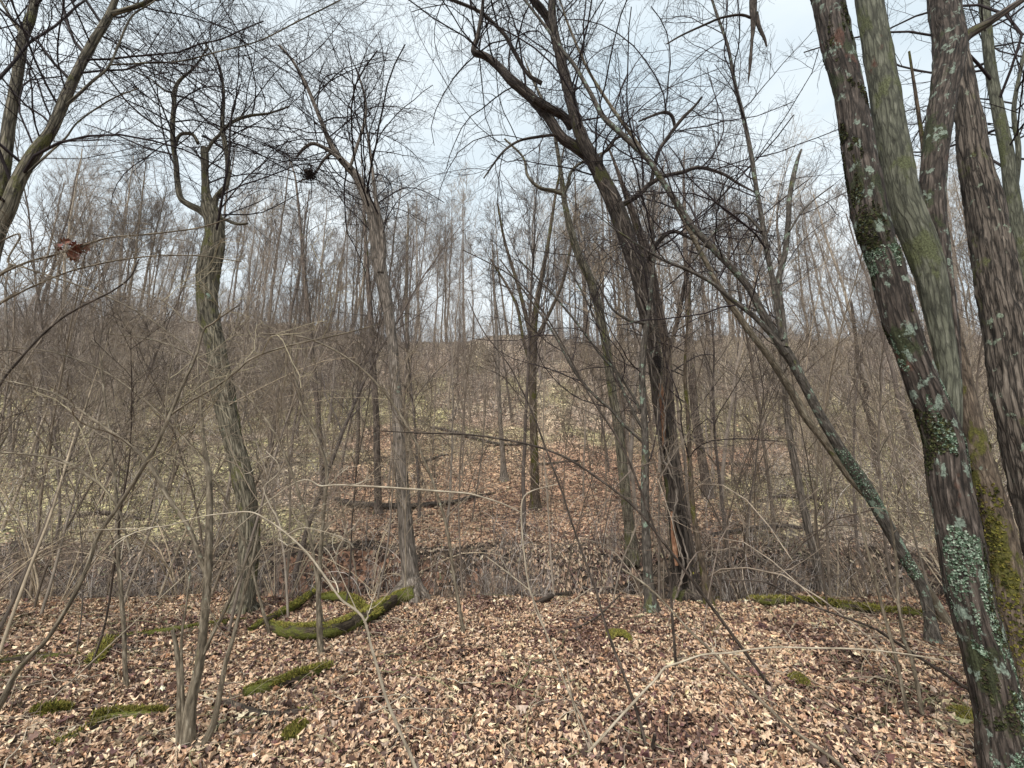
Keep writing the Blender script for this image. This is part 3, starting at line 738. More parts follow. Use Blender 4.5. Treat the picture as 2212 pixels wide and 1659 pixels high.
J5 = [(428, 310, 9), (418, 292, 9), (404, 288, 9), (388, 292, 8), (377, 318, 8)]
J6 = [(475, 470, 8), (493, 477, 8), (512, 484, 7), (535, 483, 5)]
J7 = [(445, 330, 8), (460, 305, 8), (478, 285, 7), (480, 250, 6)]
J8 = [(377, 200, 6), (355, 195, 5), (325, 170, 4), (280, 150, 3)]
tree('broken_topped_tree', 'shaggy broken topped tree with upcurved limbs in the left of the view', 'tree', 6.0,
    [('trunk', J1, {'sides': 32, 'rough': .26, 'step': .03, 'ridge': .1, 'cap': True, 't0': .75}), ('limb', J2, {'t0': .3}), ('limb', J3, {'t0': .3}), ('limb', J4), ('limb', J5), ('limb', J6, {'twigs': False}), ('limb', J7), ('limb', J8)],
    M_shaggy, spec=TANGLE, roots=5, seedv=44, flare=.4)
K8 = [(1345, 1010, 22), (1335, 920, 20), (1320, 830, 19), (1305, 720, 19), (1284, 630, 18), (1267, 586, 18), (1251, 553, 17), (1234, 500, 15), (1222, 450, 12), (1217, 417, 12), (1205, 330, 8), (1190, 260, 7), (1150, 170, 5)]
tree('curving_olive_tree', 'thin olive barked tree curving left behind the hollow leaning tree', 'tree', 8.9,
    [('trunk', K8, {'ext': .8}), ('limb', [(1218, 420, 10), (1195, 412, 9), (1165, 405, 8), (1140, 380, 6), (1130, 340, 5), (1090, 300, 4)]),
     ('limb', [(1218, 418, 9), (1228, 395, 8), (1232, 375, 7), (1250, 355, 6), (1300, 330, 4)])],
    M_shaggy, spec=MID, t0=.5, seedv=46)
def hit_tree(name, label, base, trace, mat, spec, t0=.35, limbs=(), **k):
    b = hit(*base[:2])
    Y = b[1]
    return tree(name, label, 'tree', Y, [('trunk', [base]+trace, {'ext': k.pop('ext', 2.)})]+[('limb', l) for l in limbs], mat, spec=spec, t0=t0, **k)
hit_tree('slope_tree', 'dark forked tree in the centre of the leafy slope, moss at its foot', (1156, 1100, 24), [(1155, 1020, 18), (1151, 853, 16), (1152, 753, 16), (1156, 680, 14), (1170, 600, 10), (1185, 520, 8), (1200, 420, 6)],
    M_mossy, (2.2, 1.6, 5, .8, 4, .45), limbs=[[(1152, 760, 10), (1140, 700, 9), (1120, 620, 8), (1090, 520, 6), (1075, 440, 4)], [(1153, 740, 9), (1180, 690, 8), (1215, 610, 7), (1235, 520, 5), (1245, 440, 4)], [(1152, 800, 8), (1132, 740, 7), (1112, 650, 6), (1060, 560, 4)]], seedv=50)
hit_tree('slope_tree', 'small pale trunk on the leafy slope just left of the central forked tree', (1089, 1038, 17), [(1086, 980, 11), (1080, 900, 9), (1076, 800, 8), (1072, 700, 7), (1066, 600, 5)], M_pale, (2.2, 1.2, 4, .6, 3, .4), seedv=52)
hit_tree('slope_tree', 'grey trunk on the slope just left of the scaly grey tree', (817, 1112, 18), [(816, 1050, 16), (814, 960, 15), (812, 886, 14), (806, 790, 13), (800, 680, 12), (792, 560, 9), (786, 450, 6)], M_hollow, (2.4, 1.3, 5, .6, 4, .4), seedv=54)
hit_tree('slope_tree', 'thin straight tree on the slope with a moss ring near its middle', (888, 1000, 12), [(878, 900, 9), (930, 800, 8), (925, 700, 7), (920, 600, 6), (916, 480, 4)][0:1]+[(884, 850, 9), (880, 740, 8), (878, 640, 7), (880, 520, 5)], M_sap, (2.4, 1.1, 5, .6, 4, .4), seedv=56)
hit_tree('slope_tree', 'dark tree with thick trunk on the slope right of the hollow leaning tree', (1530, 1075, 24), [(1515, 980, 20), (1500, 880, 18), (1492, 760, 17), (1485, 640, 14), (1480, 520, 10), (1478, 420, 7)], M_hollow, (2.2, 1.4, 5, .7, 4, .45), seedv=58)
hit_tree('slope_tree', 'twin tree on the right slope with a crooked dark upper stem', (1890, 1010, 14), [(1885, 930, 12), (1868, 870, 13), (1872, 840, 13), (1855, 800, 10), (1850, 740, 8), (1840, 660, 6)], M_dead, (2., 1.0, 5, .6, 4, .4), seedv=59, ext=.3)
hit_tree('slope_tree', 'upright dark tree on the left slope under the brushy ridge', (700, 1080, 13), [(694, 980, 11), (684, 860, 11), (672, 740, 11), (660, 620, 10), (650, 500, 7), (640, 400, 5)], M_hollow, (2.4, 1.3, 5, .7, 4, .4), seedv=61)
hit_tree('slope_tree', 'pale slim trunk at the far left edge of the slope', (24, 1010, 13), [(22, 920, 11), (18, 840, 10), (14, 740, 9), (12, 640, 7)], M_pale, (2.2, 1.2, 4, .6, 4, .4), seedv=63)

# ------------------------------------------------------------------ foreground saplings and stems
S_OL = (.21, .17, .125); S_PALE = (.46, .4, .31); S_DK = (.085, .066, .052)
tree('clump_sapling', 'clump of mossy olive stems growing from one base at the bottom left', 'sapling', 3.1,
    [('stem', [(400, 1640, 34), (412, 1520, 26), (430, 1439, 21), (441, 1339, 20), (449, 1239, 19), (452, 1139, 17), (452, 1040, 13), (440, 950, 9), (432, 850, 6)], {'ext': .5, 'flare': .3}),
     ('stem', [(386, 1640, 14), (387, 1560, 13), (388, 1473, 12), (381, 1400, 11), (372, 1360, 8)], {'cap': True, 'twigs': False, 'ground': True}),
     ('stem', [(425, 1650, 16), (440, 1610, 15), (463, 1556, 13), (478, 1480, 12), (488, 1430, 11), (503, 1380, 10), (522, 1306, 8), (545, 1210, 6), (560, 1130, 4)], {'ground': True}),
     ('stem', [(432, 1430, 10), (455, 1380, 8), (490, 1310, 8), (520, 1240, 6), (545, 1180, 4)]),
     ('stem', [(395, 1640, 9), (394, 1480, 8), (392, 1380, 6), (402, 1310, 5), (415, 1200, 4)], {'ground': True}),
     ('stem', [(448, 1250, 12), (430, 1200, 12), (408, 1140, 11), (367, 1080, 11), (317, 996, 10), (253, 943, 9), (187, 896, 8), (123, 853, 6), (60, 833, 5), (-20, 815, 4)])],
    M_sap, spec=(2.4, 1.1, 6, .5, 4, .22), col=S_OL, seedv=70, t0=.4, step=.03)
tree('leaning_sapling', 'pale olive sapling leaning right from the left edge, forked at its top', 'sapling', 2.6,
    [('stem', [(-30, 1570, 22), (7, 1510, 19), (33, 1456, 16), (66, 1418, 14), (100, 1383, 13), (133, 1333, 12), (167, 1273, 12), (193, 1213, 11), (213, 1156, 11), (257, 1092, 10), (293, 1035, 10), (333, 970, 10), (363, 906, 9), (393, 836, 7), (423, 770, 6), (440, 713, 5), (458, 700, 4), (480, 683, 4), (515, 660, 3)], {'flare': .2}),
     ('stem', [(363, 900, 6), (410, 868, 5), (467, 835, 5), (510, 803, 5), (547, 773, 4), (627, 746, 4), (737, 722, 3), (820, 700, 2)]),
     ('stem', [(440, 713, 4), (425, 698, 3), (400, 692, 3), (360, 655, 3), (330, 640, 2), (260, 610, 2)]),
     ('stem', [(358, 905, 3), (360, 850, 3), (367, 800, 3), (375, 755, 3), (358, 728, 2)])],
    M_sap, spec=(3.0, .8, 6, .35, 3, .16), col=(.3, .255, .17), t0=.5, seedv=74, step=.03)
def wand(name, label, cat, Y, stems, mat, col, spec=(2.6, .7, 4, .28, 3, .14), y_top=None, t0=.35, group=None):
    return tree(name, label, cat, Y, [('stem', s, {'ground': i == 0, 'flare': .1, 'sides': 8, 'rough': .04, 'step': .03}) for i, s in enumerate(stems)],
                mat, spec=spec, col=col, t0=t0, y_top=y_top, group=group)
M_wand = bark_mat('bark_pale_wand', (.2, .165, .12), (.38, .32, .24), (.5, .44, .34), moss=.1, crack=.15)
wand('bare_sapling', 'long pale arching sapling crossing in front of the mossy log, horizontal tip to the left', 'sapling', 2.5,
     [[(905, 1680, 8), (890, 1640, 8), (864, 1580, 7), (837, 1516, 7), (820, 1460, 7), (814, 1439, 7), (800, 1390, 6), (787, 1339, 6), (765, 1315, 6), (737, 1295, 5), (705, 1250, 5), (668, 1200, 5), (623, 1156, 4), (575, 1122, 4), (540, 1106, 3.5), (480, 1110, 3), (430, 1117, 3), (370, 1134, 3), (300, 1142, 2.5), (250, 1143, 2), (173, 1146, 1.6)],
      [(787, 1345, 5), (796, 1330, 4), (793, 1318, 3)], [(608, 1148, 3), (600, 1120, 2.6), (585, 1095, 2.4), (570, 1060, 3), (576, 1045, 3), (602, 1022, 3), (600, 1000, 2), (575, 975, 2)],
      [(770, 1318, 2.4), (730, 1230, 2), (712, 1195, 2), (700, 1182, 2)], [(620, 1155, 2), (660, 1140, 1.8), (740, 1160, 1.6)]], M_wand, S_PALE, spec=(1.6, .3, 3, .16, 0, 0))
wand('bare_sapling', 'thin pale sapling slanting across the centre of the leaf litter', 'sapling', 3.0,
     [[(1310, 1672, 5), (1287, 1626, 4.6), (1260, 1560, 4.4), (1231, 1500, 4.4), (1200, 1420, 4.2), (1171, 1346, 4), (1158, 1310, 4), (1144, 1273, 4), (1134, 1210, 3.6), (1128, 1150, 3.4), (1126, 1100, 3.2), (1131, 1075, 3), (1150, 1060, 2.4), (1204, 1046, 2)],
      [(1144, 1275, 3), (1100, 1240, 2.6), (1050, 1202, 2.2)], [(1285, 1650, 3), (1262, 1590, 3), (1238, 1520, 3), (1224, 1440, 2)]], M_wand, S_PALE, spec=(1.0, .25, 2, .14, 0, 0))
wand('bare_sapling', 'dark thin sapling bowed far to the left, right of centre', 'sapling', 3.0,
     [[(1410, 1690, 8), (1401, 1650, 7.5), (1390, 1590, 7), (1371, 1523, 7), (1345, 1450, 6.6), (1321, 1389, 6.2), (1302, 1330, 5.8), (1287, 1273, 5.6), (1265, 1215, 5.2), (1247, 1163, 5), (1232, 1120, 4.8), (1214, 1063, 4.6), (1185, 985, 4.2), (1151, 893, 4), (1126, 840, 3.6), (1104, 796, 3.4), (1072, 752, 3.2), (1047, 720, 3), (1028, 685, 2.6), (1011, 646, 2)]], M_dead, S_DK, y_top=3.4)
wand('bare_sapling', 'long thin sapling leaning left behind the bowed dark one, base right of the moss clump', 'sapling', 4.2,
     [[(1452, 1330, 6), (1445, 1240, 5), (1420, 1160, 5), (1395, 1090, 5), (1360, 1000, 5), (1330, 940, 4.6), (1290, 880, 4.4), (1260, 830, 4.2), (1230, 770, 4), (1190, 700, 3.6), (1150, 640, 3.4), (1110, 600, 3), (1060, 570, 2.6), (1000, 540, 2)]], M_dead, S_DK)
wand('lying_branch', 'long pale bent branch arching low over the leaves at the lower right', 'branch', 3.0,
     [[(1392, 1492, 5.4), (1410, 1474, 5.2), (1431, 1448, 6), (1440, 1440, 4.8), (1475, 1429, 4.4), (1520, 1414, 4.2), (1575, 1410, 4.4), (1660, 1399, 4), (1758, 1400, 4), (1850, 1402, 4.6), (1925, 1409, 4.4), (2000, 1420, 4.2), (2075, 1436, 4), (2150, 1465, 3.8), (2225, 1500, 3.6)]], M_wand, S_PALE, spec=(.5, .2, 2, .1, 0, 0))
wand('lying_branch', 'straight pale branch slanting down to the right over the leaves at the lower right', 'branch', 2.75,
     [[(1860, 1690, 9), (1800, 1640, 8.5), (1708, 1573, 8), (1640, 1510, 7.4), (1590, 1462, 7), (1541, 1410, 6.6), (1500, 1372, 6), (1475, 1346, 5.6), (1451, 1319, 5), (1400, 1268, 5), (1344, 1229, 4)]], M_sap, S_OL, spec=(.5, .25, 2, .1, 0, 0), y_top=4.1)
wand('bare_sapling', 'pair of olive stems bent side by side in front of the mossy right log', 'sapling', 3.4,
     [[(1975, 1640, 10), (1960, 1540, 9.5), (1948, 1480, 9), (1935, 1420, 9), (1922, 1370, 8.6), (1905, 1310, 8), (1885, 1230, 7), (1862, 1140, 6), (1850, 1060, 4)], [(2010, 1660, 12), (1998, 1580, 11), (1985, 1500, 10.5), (1968, 1420, 10), (1950, 1370, 9), (1940, 1290, 8), (1935, 1200, 6), (1920, 1100, 4)]], M_sap, S_OL)
wand('bare_sapling', 'thin branch arching right above the mossy right log to the big tree', 'sapling', 3.7,
     [[(1912, 1372, 8), (1895, 1361, 6), (1860, 1346, 5.6), (1800, 1325, 5.2), (1750, 1306, 5), (1700, 1280, 4.6), (1650, 1257, 4.2), (1600, 1254, 3.4), (1560, 1252, 2.4)]], M_dead, S_DK, spec=(1.4, .3, 3, .15, 0, 0))
wand('bare_sapling', 'dark slim stem standing near the left edge beyond the clump of mossy stems', 'sapling', 3.9,
     [[(272, 1500, 12), (270, 1440, 11), (268, 1360, 10.5), (262, 1290, 10), (256, 1220, 8.6), (255, 1140, 8), (250, 1060, 7), (240, 960, 6), (226, 860, 5), (216, 760, 4)], [(264, 1290, 7), (258, 1230, 6), (236, 1190, 4)]], M_sap, S_OL)
wand('bare_sapling', 'long bare stem leaning in from the left edge and crossing the left thicket', 'sapling', 2.9,
     [[(-60, 960, 7), (0, 832, 6.6), (40, 780, 6.4), (80, 735, 6), (130, 690, 5.6), (180, 660, 5.2), (240, 630, 4.6), (280, 600, 4), (300, 560, 3)]], M_dead, S_DK)
wand('bare_sapling', 'bare stem arching down rightwards from the left edge below the dark thicket', 'sapling', 3.0,
     [[(-50, 970, 5), (0, 977, 6), (60, 982, 6), (120, 990, 6.4), (165, 1010, 6.4), (200, 1035, 7), (230, 1060, 7), (260, 1110, 6), (280, 1190, 5)]], M_sap, S_OL)
wand('bare_sapling', 'long horizontal twig spanning the centre below the dark fallen log', 'sapling', 3.5,
     [[(590, 1075, 3), (700, 1050, 4), (780, 1050, 4.4), (880, 1056, 4.4), (960, 1062, 4), (1020, 1068, 3.6), (1090, 1090, 3), (1130, 1110, 2)]], M_wand, S_PALE, spec=(.8, .3, 3, .15, 0, 0))
wand('bare_sapling', 'long horizontal branch crossing the centre trees above the leafy slope', 'sapling', 3.8,
     [[(1500, 1260, 7), (1440, 1180, 6), (1370, 1095, 5.6), (1290, 1032, 5.2), (1225, 990, 5), (1160, 965, 4.6), (1080, 948, 4.4), (1000, 938, 4), (900, 935, 3.4), (810, 930, 2)]], M_dead, S_DK, spec=(.8, .3, 3, .15, 0, 0))
wand('bare_sapling', 'twisting bare stem between the broken topped tree and the scaly grey tree', 'sapling', 4.6,
     [[(690, 1345, 14), (688, 1290, 12), (690, 1230, 11), (694, 1170, 9), (700, 1100, 8), (706, 1020, 8), (690, 960, 7), (655, 890, 6), (640, 820, 5), (628, 760, 4), (640, 690, 3)]], M_sap, S_OL)

# ------------------------------------------------------------------ fallen logs and moss
def log(name, label, cat, pts, mat, moss=0, mossc=MOSSB, dz=.5, sides=14, group=None, mthr=.35, sink=.15, msize=.012, rough=.25, stubs=()):
    P, R = [], []
    for q in pts:
        h = hit(q[0], q[1]); t = h[1]/ray(q[0], q[1])[1]
        r = q[2]*.5/FPX*t
        lift = q[3] if len(q) > 3 else 0
        x, y = h[0], h[1]
        P.append((x, y, float(height(x, y)) + r*(1-sink) + lift)); R.append(r)
    P, R = np.array(P), np.array(R)
    Q, S = resample(P, R, step=.04)
    Q[:, 2] += .25*S*(fbm(np.arange(len(Q))*.35, 0, s=7)-.5)
    root = empty(name, Q[0]); tag(root, label, cat, group)
    T = Tubes(); T.add(Q, S, sides, DARK, rough=rough, seed=len(pts), cap=True); T.build('trunk', mat, root)
    for sp in stubs:
        i = int(sp[0]*(len(Q)-1)); p = Q[i]; d = nrm(np.array(sp[1:4], float))
        A = np.stack([p, p+d*sp[4]*.5, p+d*sp[4]+np.array([0, 0, .02])]); T = Tubes(); A, B = resample(A, [S[i]*.5, S[i]*.32, S[i]*.15], step=.03)
        T.add(A, B, 7, DARK, rough=.15); T.build('branch', mat, root)
    if moss:
        n = moss; i = rng.integers(0, len(Q)-1, n); th = rng.uniform(-1.4, 1.4, n)
        A = nrm(np.cross(nrm(np.gradient(Q, axis=0)), [0, 0, 1.]))[i]
        d = np.sin(th)[:, None]*A + np.cos(th)[:, None]*np.array([0, 0, 1.])
        p = Q[i] + (Q[i+1]-Q[i])*rng.random((n, 1))
        m = fbm(p[:, 0]*3, p[:, 1]*3, p[:, 2]*3 + th, s=51, o=4); k = m > mthr + .20*np.abs(th)/1.4
        p, d, i = p[k], d[k], i[k]; n = len(p)
        hgt = rng.uniform(.2, 1.0, n)[:, None]*msize*(1+1.3*(m[k]-mthr)[:, None]*3)
        b = p + d*S[i][:, None]*.95; tip = b + d*hgt*.9 + rng.normal(size=(n, 3))*hgt*.55
        sd = nrm(rng.normal(size=(n, 3)))*hgt*.42
        s2 = nrm(np.cross(sd, d))*hgt*.42
        V = np.stack([b+sd, b-sd, b+s2, tip], 1).reshape(-1, 3)
        F = (np.arange(n)[:, None, None]*4 + np.array([[0, 1, 3], [1, 2, 3], [2, 0, 3]])[None]).reshape(-1, 3)
        cc = mossc[rng.integers(0, len(mossc), n)]*rng.uniform(.7, 1.3, (n, 1))
        me = write_mesh('moss', V-np.array(root.location), F, {'col': ('FLOAT_COLOR', np.concatenate([np.repeat(cc, 4, axis=0), np.ones((n*4, 1))], 1))}, False)
        me.materials.append(M_moss); o = bpy.data.objects.new('moss', me); COL.objects.link(o); o.parent = root
    return root
M_logm = bark_mat('bark_mossy_log', (.02, .016, .01), (.06, .045, .03), (.12, .09, .06), moss=.75, mcol=(.1, .105, .02), crack=.5)
log('mossy_log', 'thick fallen log thickly covered in bright green moss, left of centre', 'log',
    [(584, 1360, 18), (604, 1374, 23), (636, 1383, 29), (676, 1386, 32), (720, 1380, 33), (760, 1364, 31), (790, 1349, 28), (818, 1333, 28), (838, 1320, 25), (860, 1309, 28), (892, 1303, 32)], M_logm, 80000, MOSSB*1.25, mthr=.41, msize=.013, sides=20, sink=-.1, stubs=[(.55, .2, .5, .1, .3)])
log('mossy_log', 'dark mossy branch lying behind the thick mossy log and pointing up to it', 'log',
    [(540, 1368, 12), (570, 1350, 14), (600, 1336, 18), (640, 1320, 20, .03), (668, 1300, 12, .06), (684, 1290, 8, .12)], M_logm, 14000, mthr=.38)
log('mossy_log', 'mossy branch joining the thick mossy log from behind its middle', 'log',
    [(690, 1300, 12, .02), (722, 1302, 18, .02), (752, 1310, 22, .02), (780, 1328, 22), (800, 1345, 20)], M_logm, 14000, mthr=.3)
log('mossy_log', 'short straight green mossed log lying among leaves below the thick log', 'log',
    [(524, 1510, 26), (560, 1500, 27), (600, 1488, 26), (640, 1474, 24), (690, 1456, 20), (716, 1445, 12)], M_logm, 30000, MOSSB, mthr=.4, sink=.5)
log('mossy_log', 'dark half buried branch with a moss tuft, beside the big pale oak leaf', 'log',
    [(490, 1525, 16), (530, 1540, 17), (570, 1550, 17), (610, 1548, 16), (660, 1542, 13), (720, 1548, 9)], M_dead, 7000, MOSSB, mthr=.52, sink=.6)
log('mossy_log', 'half buried log with dark green moss left of the clump of stems', 'log',
    [(196, 1566, 22), (240, 1555, 26), (290, 1552, 26), (330, 1548, 24), (360, 1545, 16)], M_logm, 30000, MOSSB*.85, mthr=.42, sink=.8)
log('mossy_log', 'low dark green mossy hump in the bottom left corner of the litter', 'log',
    [(70, 1548, 18), (110, 1545, 24), (150, 1545, 18)], M_logm, 14000, MOSSB*.9, mthr=.42, sink=.8)
log('mossy_log', 'short upright looking mossy stick piece near the left edge', 'log',
    [(200, 1440, 18), (212, 1418, 17), (228, 1394, 14)], M_logm, 7000, mthr=.3, sink=.4)
log('fallen_branch', 'long thin grey green branch on the leaves left of the clump of stems', 'branch',
    [(150, 1395, 7), (240, 1385, 8), (320, 1374, 10), (380, 1366, 13), (430, 1358, 13), (480, 1352, 12), (530, 1344, 8)], M_logm, 4000, MOSSB*.7, mthr=.5)
log('fallen_branch', 'olive branch lying slantwise in the bottom left corner', 'branch',
    [(110, 1622, 14), (160, 1600, 15), (200, 1580, 13), (245, 1556, 9)], M_logm, 3000, MOSSB*.6, mthr=.5, sink=.4)
log('fallen_branch', 'dark mossed twigs lying in the leaves at the left edge', 'branch',
    [(-20, 1440, 12), (50, 1432, 14), (110, 1424, 12), (170, 1420, 8)], M_logm, 3000, MOSSB*.6, mthr=.5)
log('fallen_branch', 'short dark branch on the leaves between thin stems at the left', 'branch',
    [(232, 1398, 9), (270, 1406, 11), (318, 1414, 9), (350, 1420, 6)], M_dead, 0)
log('mossy_log', 'long straight fallen log with yellow green moss along the right creek edge', 'log',
    [(1548, 1299, 6), (1600, 1302, 10), (1641, 1306, 15), (1708, 1306, 16), (1760, 1309, 18), (1800, 1316, 20), (1840, 1322, 18), (1908, 1328, 16), (1980, 1334, 14), (2030, 1345, 9)], M_logm, 36000, mthr=.3, msize=.014)
log('fallen_log', 'dark curved log lying across the leafy slope behind the scaly grey tree', 'log',
    [(724, 1082, 9), (748, 1094, 15), (800, 1099, 15), (850, 1101, 14), (887, 1101, 14), (940, 1096, 13), (980, 1090, 11), (1010, 1080, 9), (1040, 1074, 7), (1070, 1066, 4)], M_leaning, 0, sink=.1, rough=.3)
log('fallen_log', 'thin dark log high on the leafy slope behind the centre', 'log',
    [(930, 925, 5), (985, 938, 8), (1030, 952, 8), (1080, 963, 7), (1130, 963, 5)], M_leaning, 0)
log('fallen_log', 'short dark broken log lying on the slope right of centre near the bank', 'log',
    [(1540, 1160, 9), (1620, 1150, 12), (1690, 1140, 9), (1745, 1146, 6)], M_leaning, 0)
log('fallen_branch', 'dark thin branch on the creek edge left of the lichen stem tree', 'branch',
    [(1160, 1308, 9), (1190, 1298, 11, .02), (1230, 1292, 9, .05), (1270, 1285, 7, .1)], M_dead, 0)
log('fallen_branch', 'thin curved twig on the leaves below the lichen stem tree', 'branch',
    [(1196, 1374, 4), (1240, 1366, 5, .02), (1290, 1345, 4.4, .05), (1340, 1305, 3, .1)], M_dead, 0)
log('fallen_branch', 'weathered pale piece of wood at the foot of the hollow leaning tree', 'branch',
    [(1482, 1288, 8), (1500, 1284, 12), (1522, 1290, 8)], M_wand, 0)
for lab, c, n_ in [('bright green moss clump on the leaves in the middle right', (1338, 1380, 56, 20), 9000), ('small dull moss clump among leaves at the lower right', (1728, 1478, 36, 22), 3500),
                   ('small moss clump just left of the clump of olive stems base', (636, 1590, 50, 26), 6000), ('yellow green moss clump at the foot of the big lichen covered tree', (2100, 1560, 60, 36), 6000)]:
    h = hit(c[0], c[1]); t = h[1]/ray(c[0], c[1])[1]; r = c[2]*.5/FPX*t
    a = rng.uniform(0, 6.283, n_); q = np.sqrt(rng.random(n_))
    px, py = h[0]+np.cos(a)*q*r, h[1]+np.sin(a)*q*r*1.5
    hz = height(px, py) + .05*(1-q**2) + .015
    k = fbm(px*9, py*9, s=61) + .35*(1-q) > .5; px, py, hz = px[k], py[k], hz[k]; n = len(px)
    b = np.stack([px, py, hz], 1); s_ = rng.uniform(.006, .013, (n, 1))
    sd = nrm(rng.normal(size=(n, 3)))*s_*.5; s2 = nrm(rng.normal(size=(n, 3)))*s_*.5
    V = np.stack([b+sd, b-sd, b+s2, b+np.array([0, 0, 1.])*s_*1.6+rng.normal(size=(n, 3))*s_*.5], 1).reshape(-1, 3)
    F = (np.arange(n)[:, None, None]*4 + np.array([[0, 1, 3], [1, 2, 3], [2, 0, 3]])[None]).reshape(-1, 3)
    cc = MOSSB[rng.integers(0, 6, n)]*rng.uniform(.7, 1.3, (n, 1))*(1.0 if c[2] > 50 else .7)
    me = write_mesh('moss_clump', V-np.array(h), F, {'col': ('FLOAT_COLOR', np.concatenate([np.repeat(cc, 4, axis=0), np.ones((n*4, 1))], 1))}, False)
    me.materials.append(M_moss); o = bpy.data.objects.new('moss_clump', me); COL.objects.link(o); o.location = h
    tag(o, lab, 'moss')

for pts_, lb_ in [([(556, 1012, 4), (600, 1004, 6), (650, 1000, 4)], 'short dark branch on the slope right of the topless tree'), ([(896, 1006, 4), (930, 995, 6), (966, 984, 4)], 'short dark branch on the slope right of the scaly tree'),
                  ([(1545, 1002, 5), (1620, 1010, 8), (1695, 1030, 5)], 'dark log on the slope right of the hollow tree, uphill one'), ([(1150, 1006, 4), (1200, 1003, 6), (1250, 996, 4)], 'thin dark branch on the leafy slope right of the forked tree'),
                  ([(150, 1120, 6), (230, 1112, 9), (310, 1126, 6)], 'dark log on the left slope behind the leaning sapling'), ([(1640, 1085, 6), (1700, 1076, 9), (1780, 1082, 6)], 'crooked dark log on the right slope beside the straight slim tree')]:
    log('fallen_branch' if 'branch' in lb_ else 'fallen_log', lb_, 'branch' if 'branch' in lb_ else 'log', pts_, M_leaning, 0, sink=0)
# rotten stump, squirrel nest, dead leaf cluster, hanging broken branch
b = hit(1628, 1296); T = Tubes()
T.add(*resample([(b[0], b[1], b[2]-.1), (b[0], b[1], b[2]+.1), (b[0]+.02, b[1], b[2]+.28)], [.13, .10, .075], step=.03), 14, DARK, rough=.45, cap=True)
tag(T.build('tree_stump', M_dead, None, b), 'short dark rotten stump behind the left end of the straight mossy log', 'stump')
p, t = at(668, 378, 6.8)
T = Tubes(); n = 150
d = rng.normal(size=(n, 3)); d = nrm(d); st = np.array(p)+d*np.array([.15, .13, .08])*rng.random((n, 1))
dd = nrm(np.cross(d, rng.normal(size=(n, 3))))*.14
P = np.stack([st-dd*.5, st+d*.02, st+dd*.5+rng.normal(size=(n, 3))*.02], 1)
T.add(P, np.full((n, 3), .0028), 3, (.035, .026, .022)); tag(T.build('twig_nest', M_twig, None, p), 'ragged dark twig nest in the branches left of the scaly grey tree top', 'nest')
me = leaf_mesh('nest_leaves', rng.normal(size=(70, 3))*np.array([.06, .06, .045]), rng.uniform(.05, .09, 70), np.array([[.06, .04, .03], [.1, .065, .045]])[rng.integers(0, 2, 70)], T_OAK, 1.3, .8)
me.materials.append(M_leaf); o = bpy.data.objects.new('leaves', me); COL.objects.link(o); o.parent = bpy.data.objects['twig_nest']
p, t = at(165, 545, 3.2); n = 16
pos = np.array(p)+rng.normal(size=(n, 3))*np.array([.05, .05, .035])
me = leaf_mesh('dead_leaf_cluster', pos-np.array(p), rng.uniform(.07, .12, n), np.array([[.16, .045, .03], [.11, .035, .028], [.2, .08, .05]])[rng.integers(0, 3, n)], T_OAK, 1.2, .6)
me.materials.append(M_leaf); o = bpy.data.objects.new('dead_leaf_cluster', me); COL.objects.link(o); o.location = p
tag(o, 'cluster of reddish dead oak leaves hanging on a twig at the upper left', 'leaves')
for pts_, lb_ in [([(-60, 640, 8), (0, 594, 7), (60, 566, 6.4), (113, 552, 6), (165, 536, 5.4), (233, 514, 5), (330, 505, 4.4), (430, 492, 3.6), (500, 470, 2.6)], 'bare branch carrying the reddish dead leaf cluster at the left edge'),
                  ([(-60, 700, 6), (0, 656, 5.4), (90, 610, 5), (180, 578, 4.6), (300, 556, 4), (420, 552, 3.4), (520, 565, 2.6)], 'bare branch sweeping right below the reddish dead leaf cluster'),
                  ([(-60, 560, 5), (20, 570, 5), (120, 600, 4.6), (230, 640, 4.2), (340, 700, 4), (420, 770, 3.4), (480, 850, 2.4)], 'pale branch drooping right across the left thicket from the left edge'),
                  ([(560, 1290, 7), (520, 1150, 6), (440, 1000, 5), (330, 880, 5), (220, 800, 4.4), (110, 760, 4), (10, 750, 3)], 'thin stem bending far left in front of the topless tree'),
                  ([(690, 1300, 8), (670, 1160, 7), (630, 1020, 6), (570, 900, 5), (470, 800, 4.4), (350, 740, 4), (230, 720, 3)], 'thin stem bending left between the topless tree and the scaly tree'),
                  ([(980, 1240, 7), (960, 1120, 6), (910, 980, 5.4), (840, 860, 5), (760, 780, 4.4), (660, 730, 4), (560, 720, 3)], 'thin stem bending left in front of the scaly tree')]:
    wand('bare_branch' if pts_[0][0] < 0 else 'bare_sapling', lb_, 'branch' if pts_[0][0] < 0 else 'sapling', 3.2 if pts_[0][0] < 0 else 5.2, [pts_], M_sap, S_OL, spec=(3.2, .9, 5, .4, 3, .2), t0=.15)
tree('hanging_branch', 'dark broken branch hanging down from above at the top right of centre', 'branch', 4.6,
     [('stem', [(1640, -60, 16), (1628, -10, 16), (1627, 25, 15), (1628, 50, 13), (1624, 90, 7), (1621, 130, 8), (1616, 180, 2)], {'rough': .5, 't0': .0, 'step': .02, 'ground': False}),
      ('stem', [(1632, 30, 12), (1640, 60, 9), (1652, 85, 6), (1656, 100, 4)], {'rough': .4}),
      ('stem', [(1626, 40, 6), (1600, 32, 6), (1560, 38, 5), (1530, 50, 5), (1475, 75, 4), (1440, 95, 3)])], M_dead, spec=(4, .5, 4, .25, 3, .14), gbase=False)

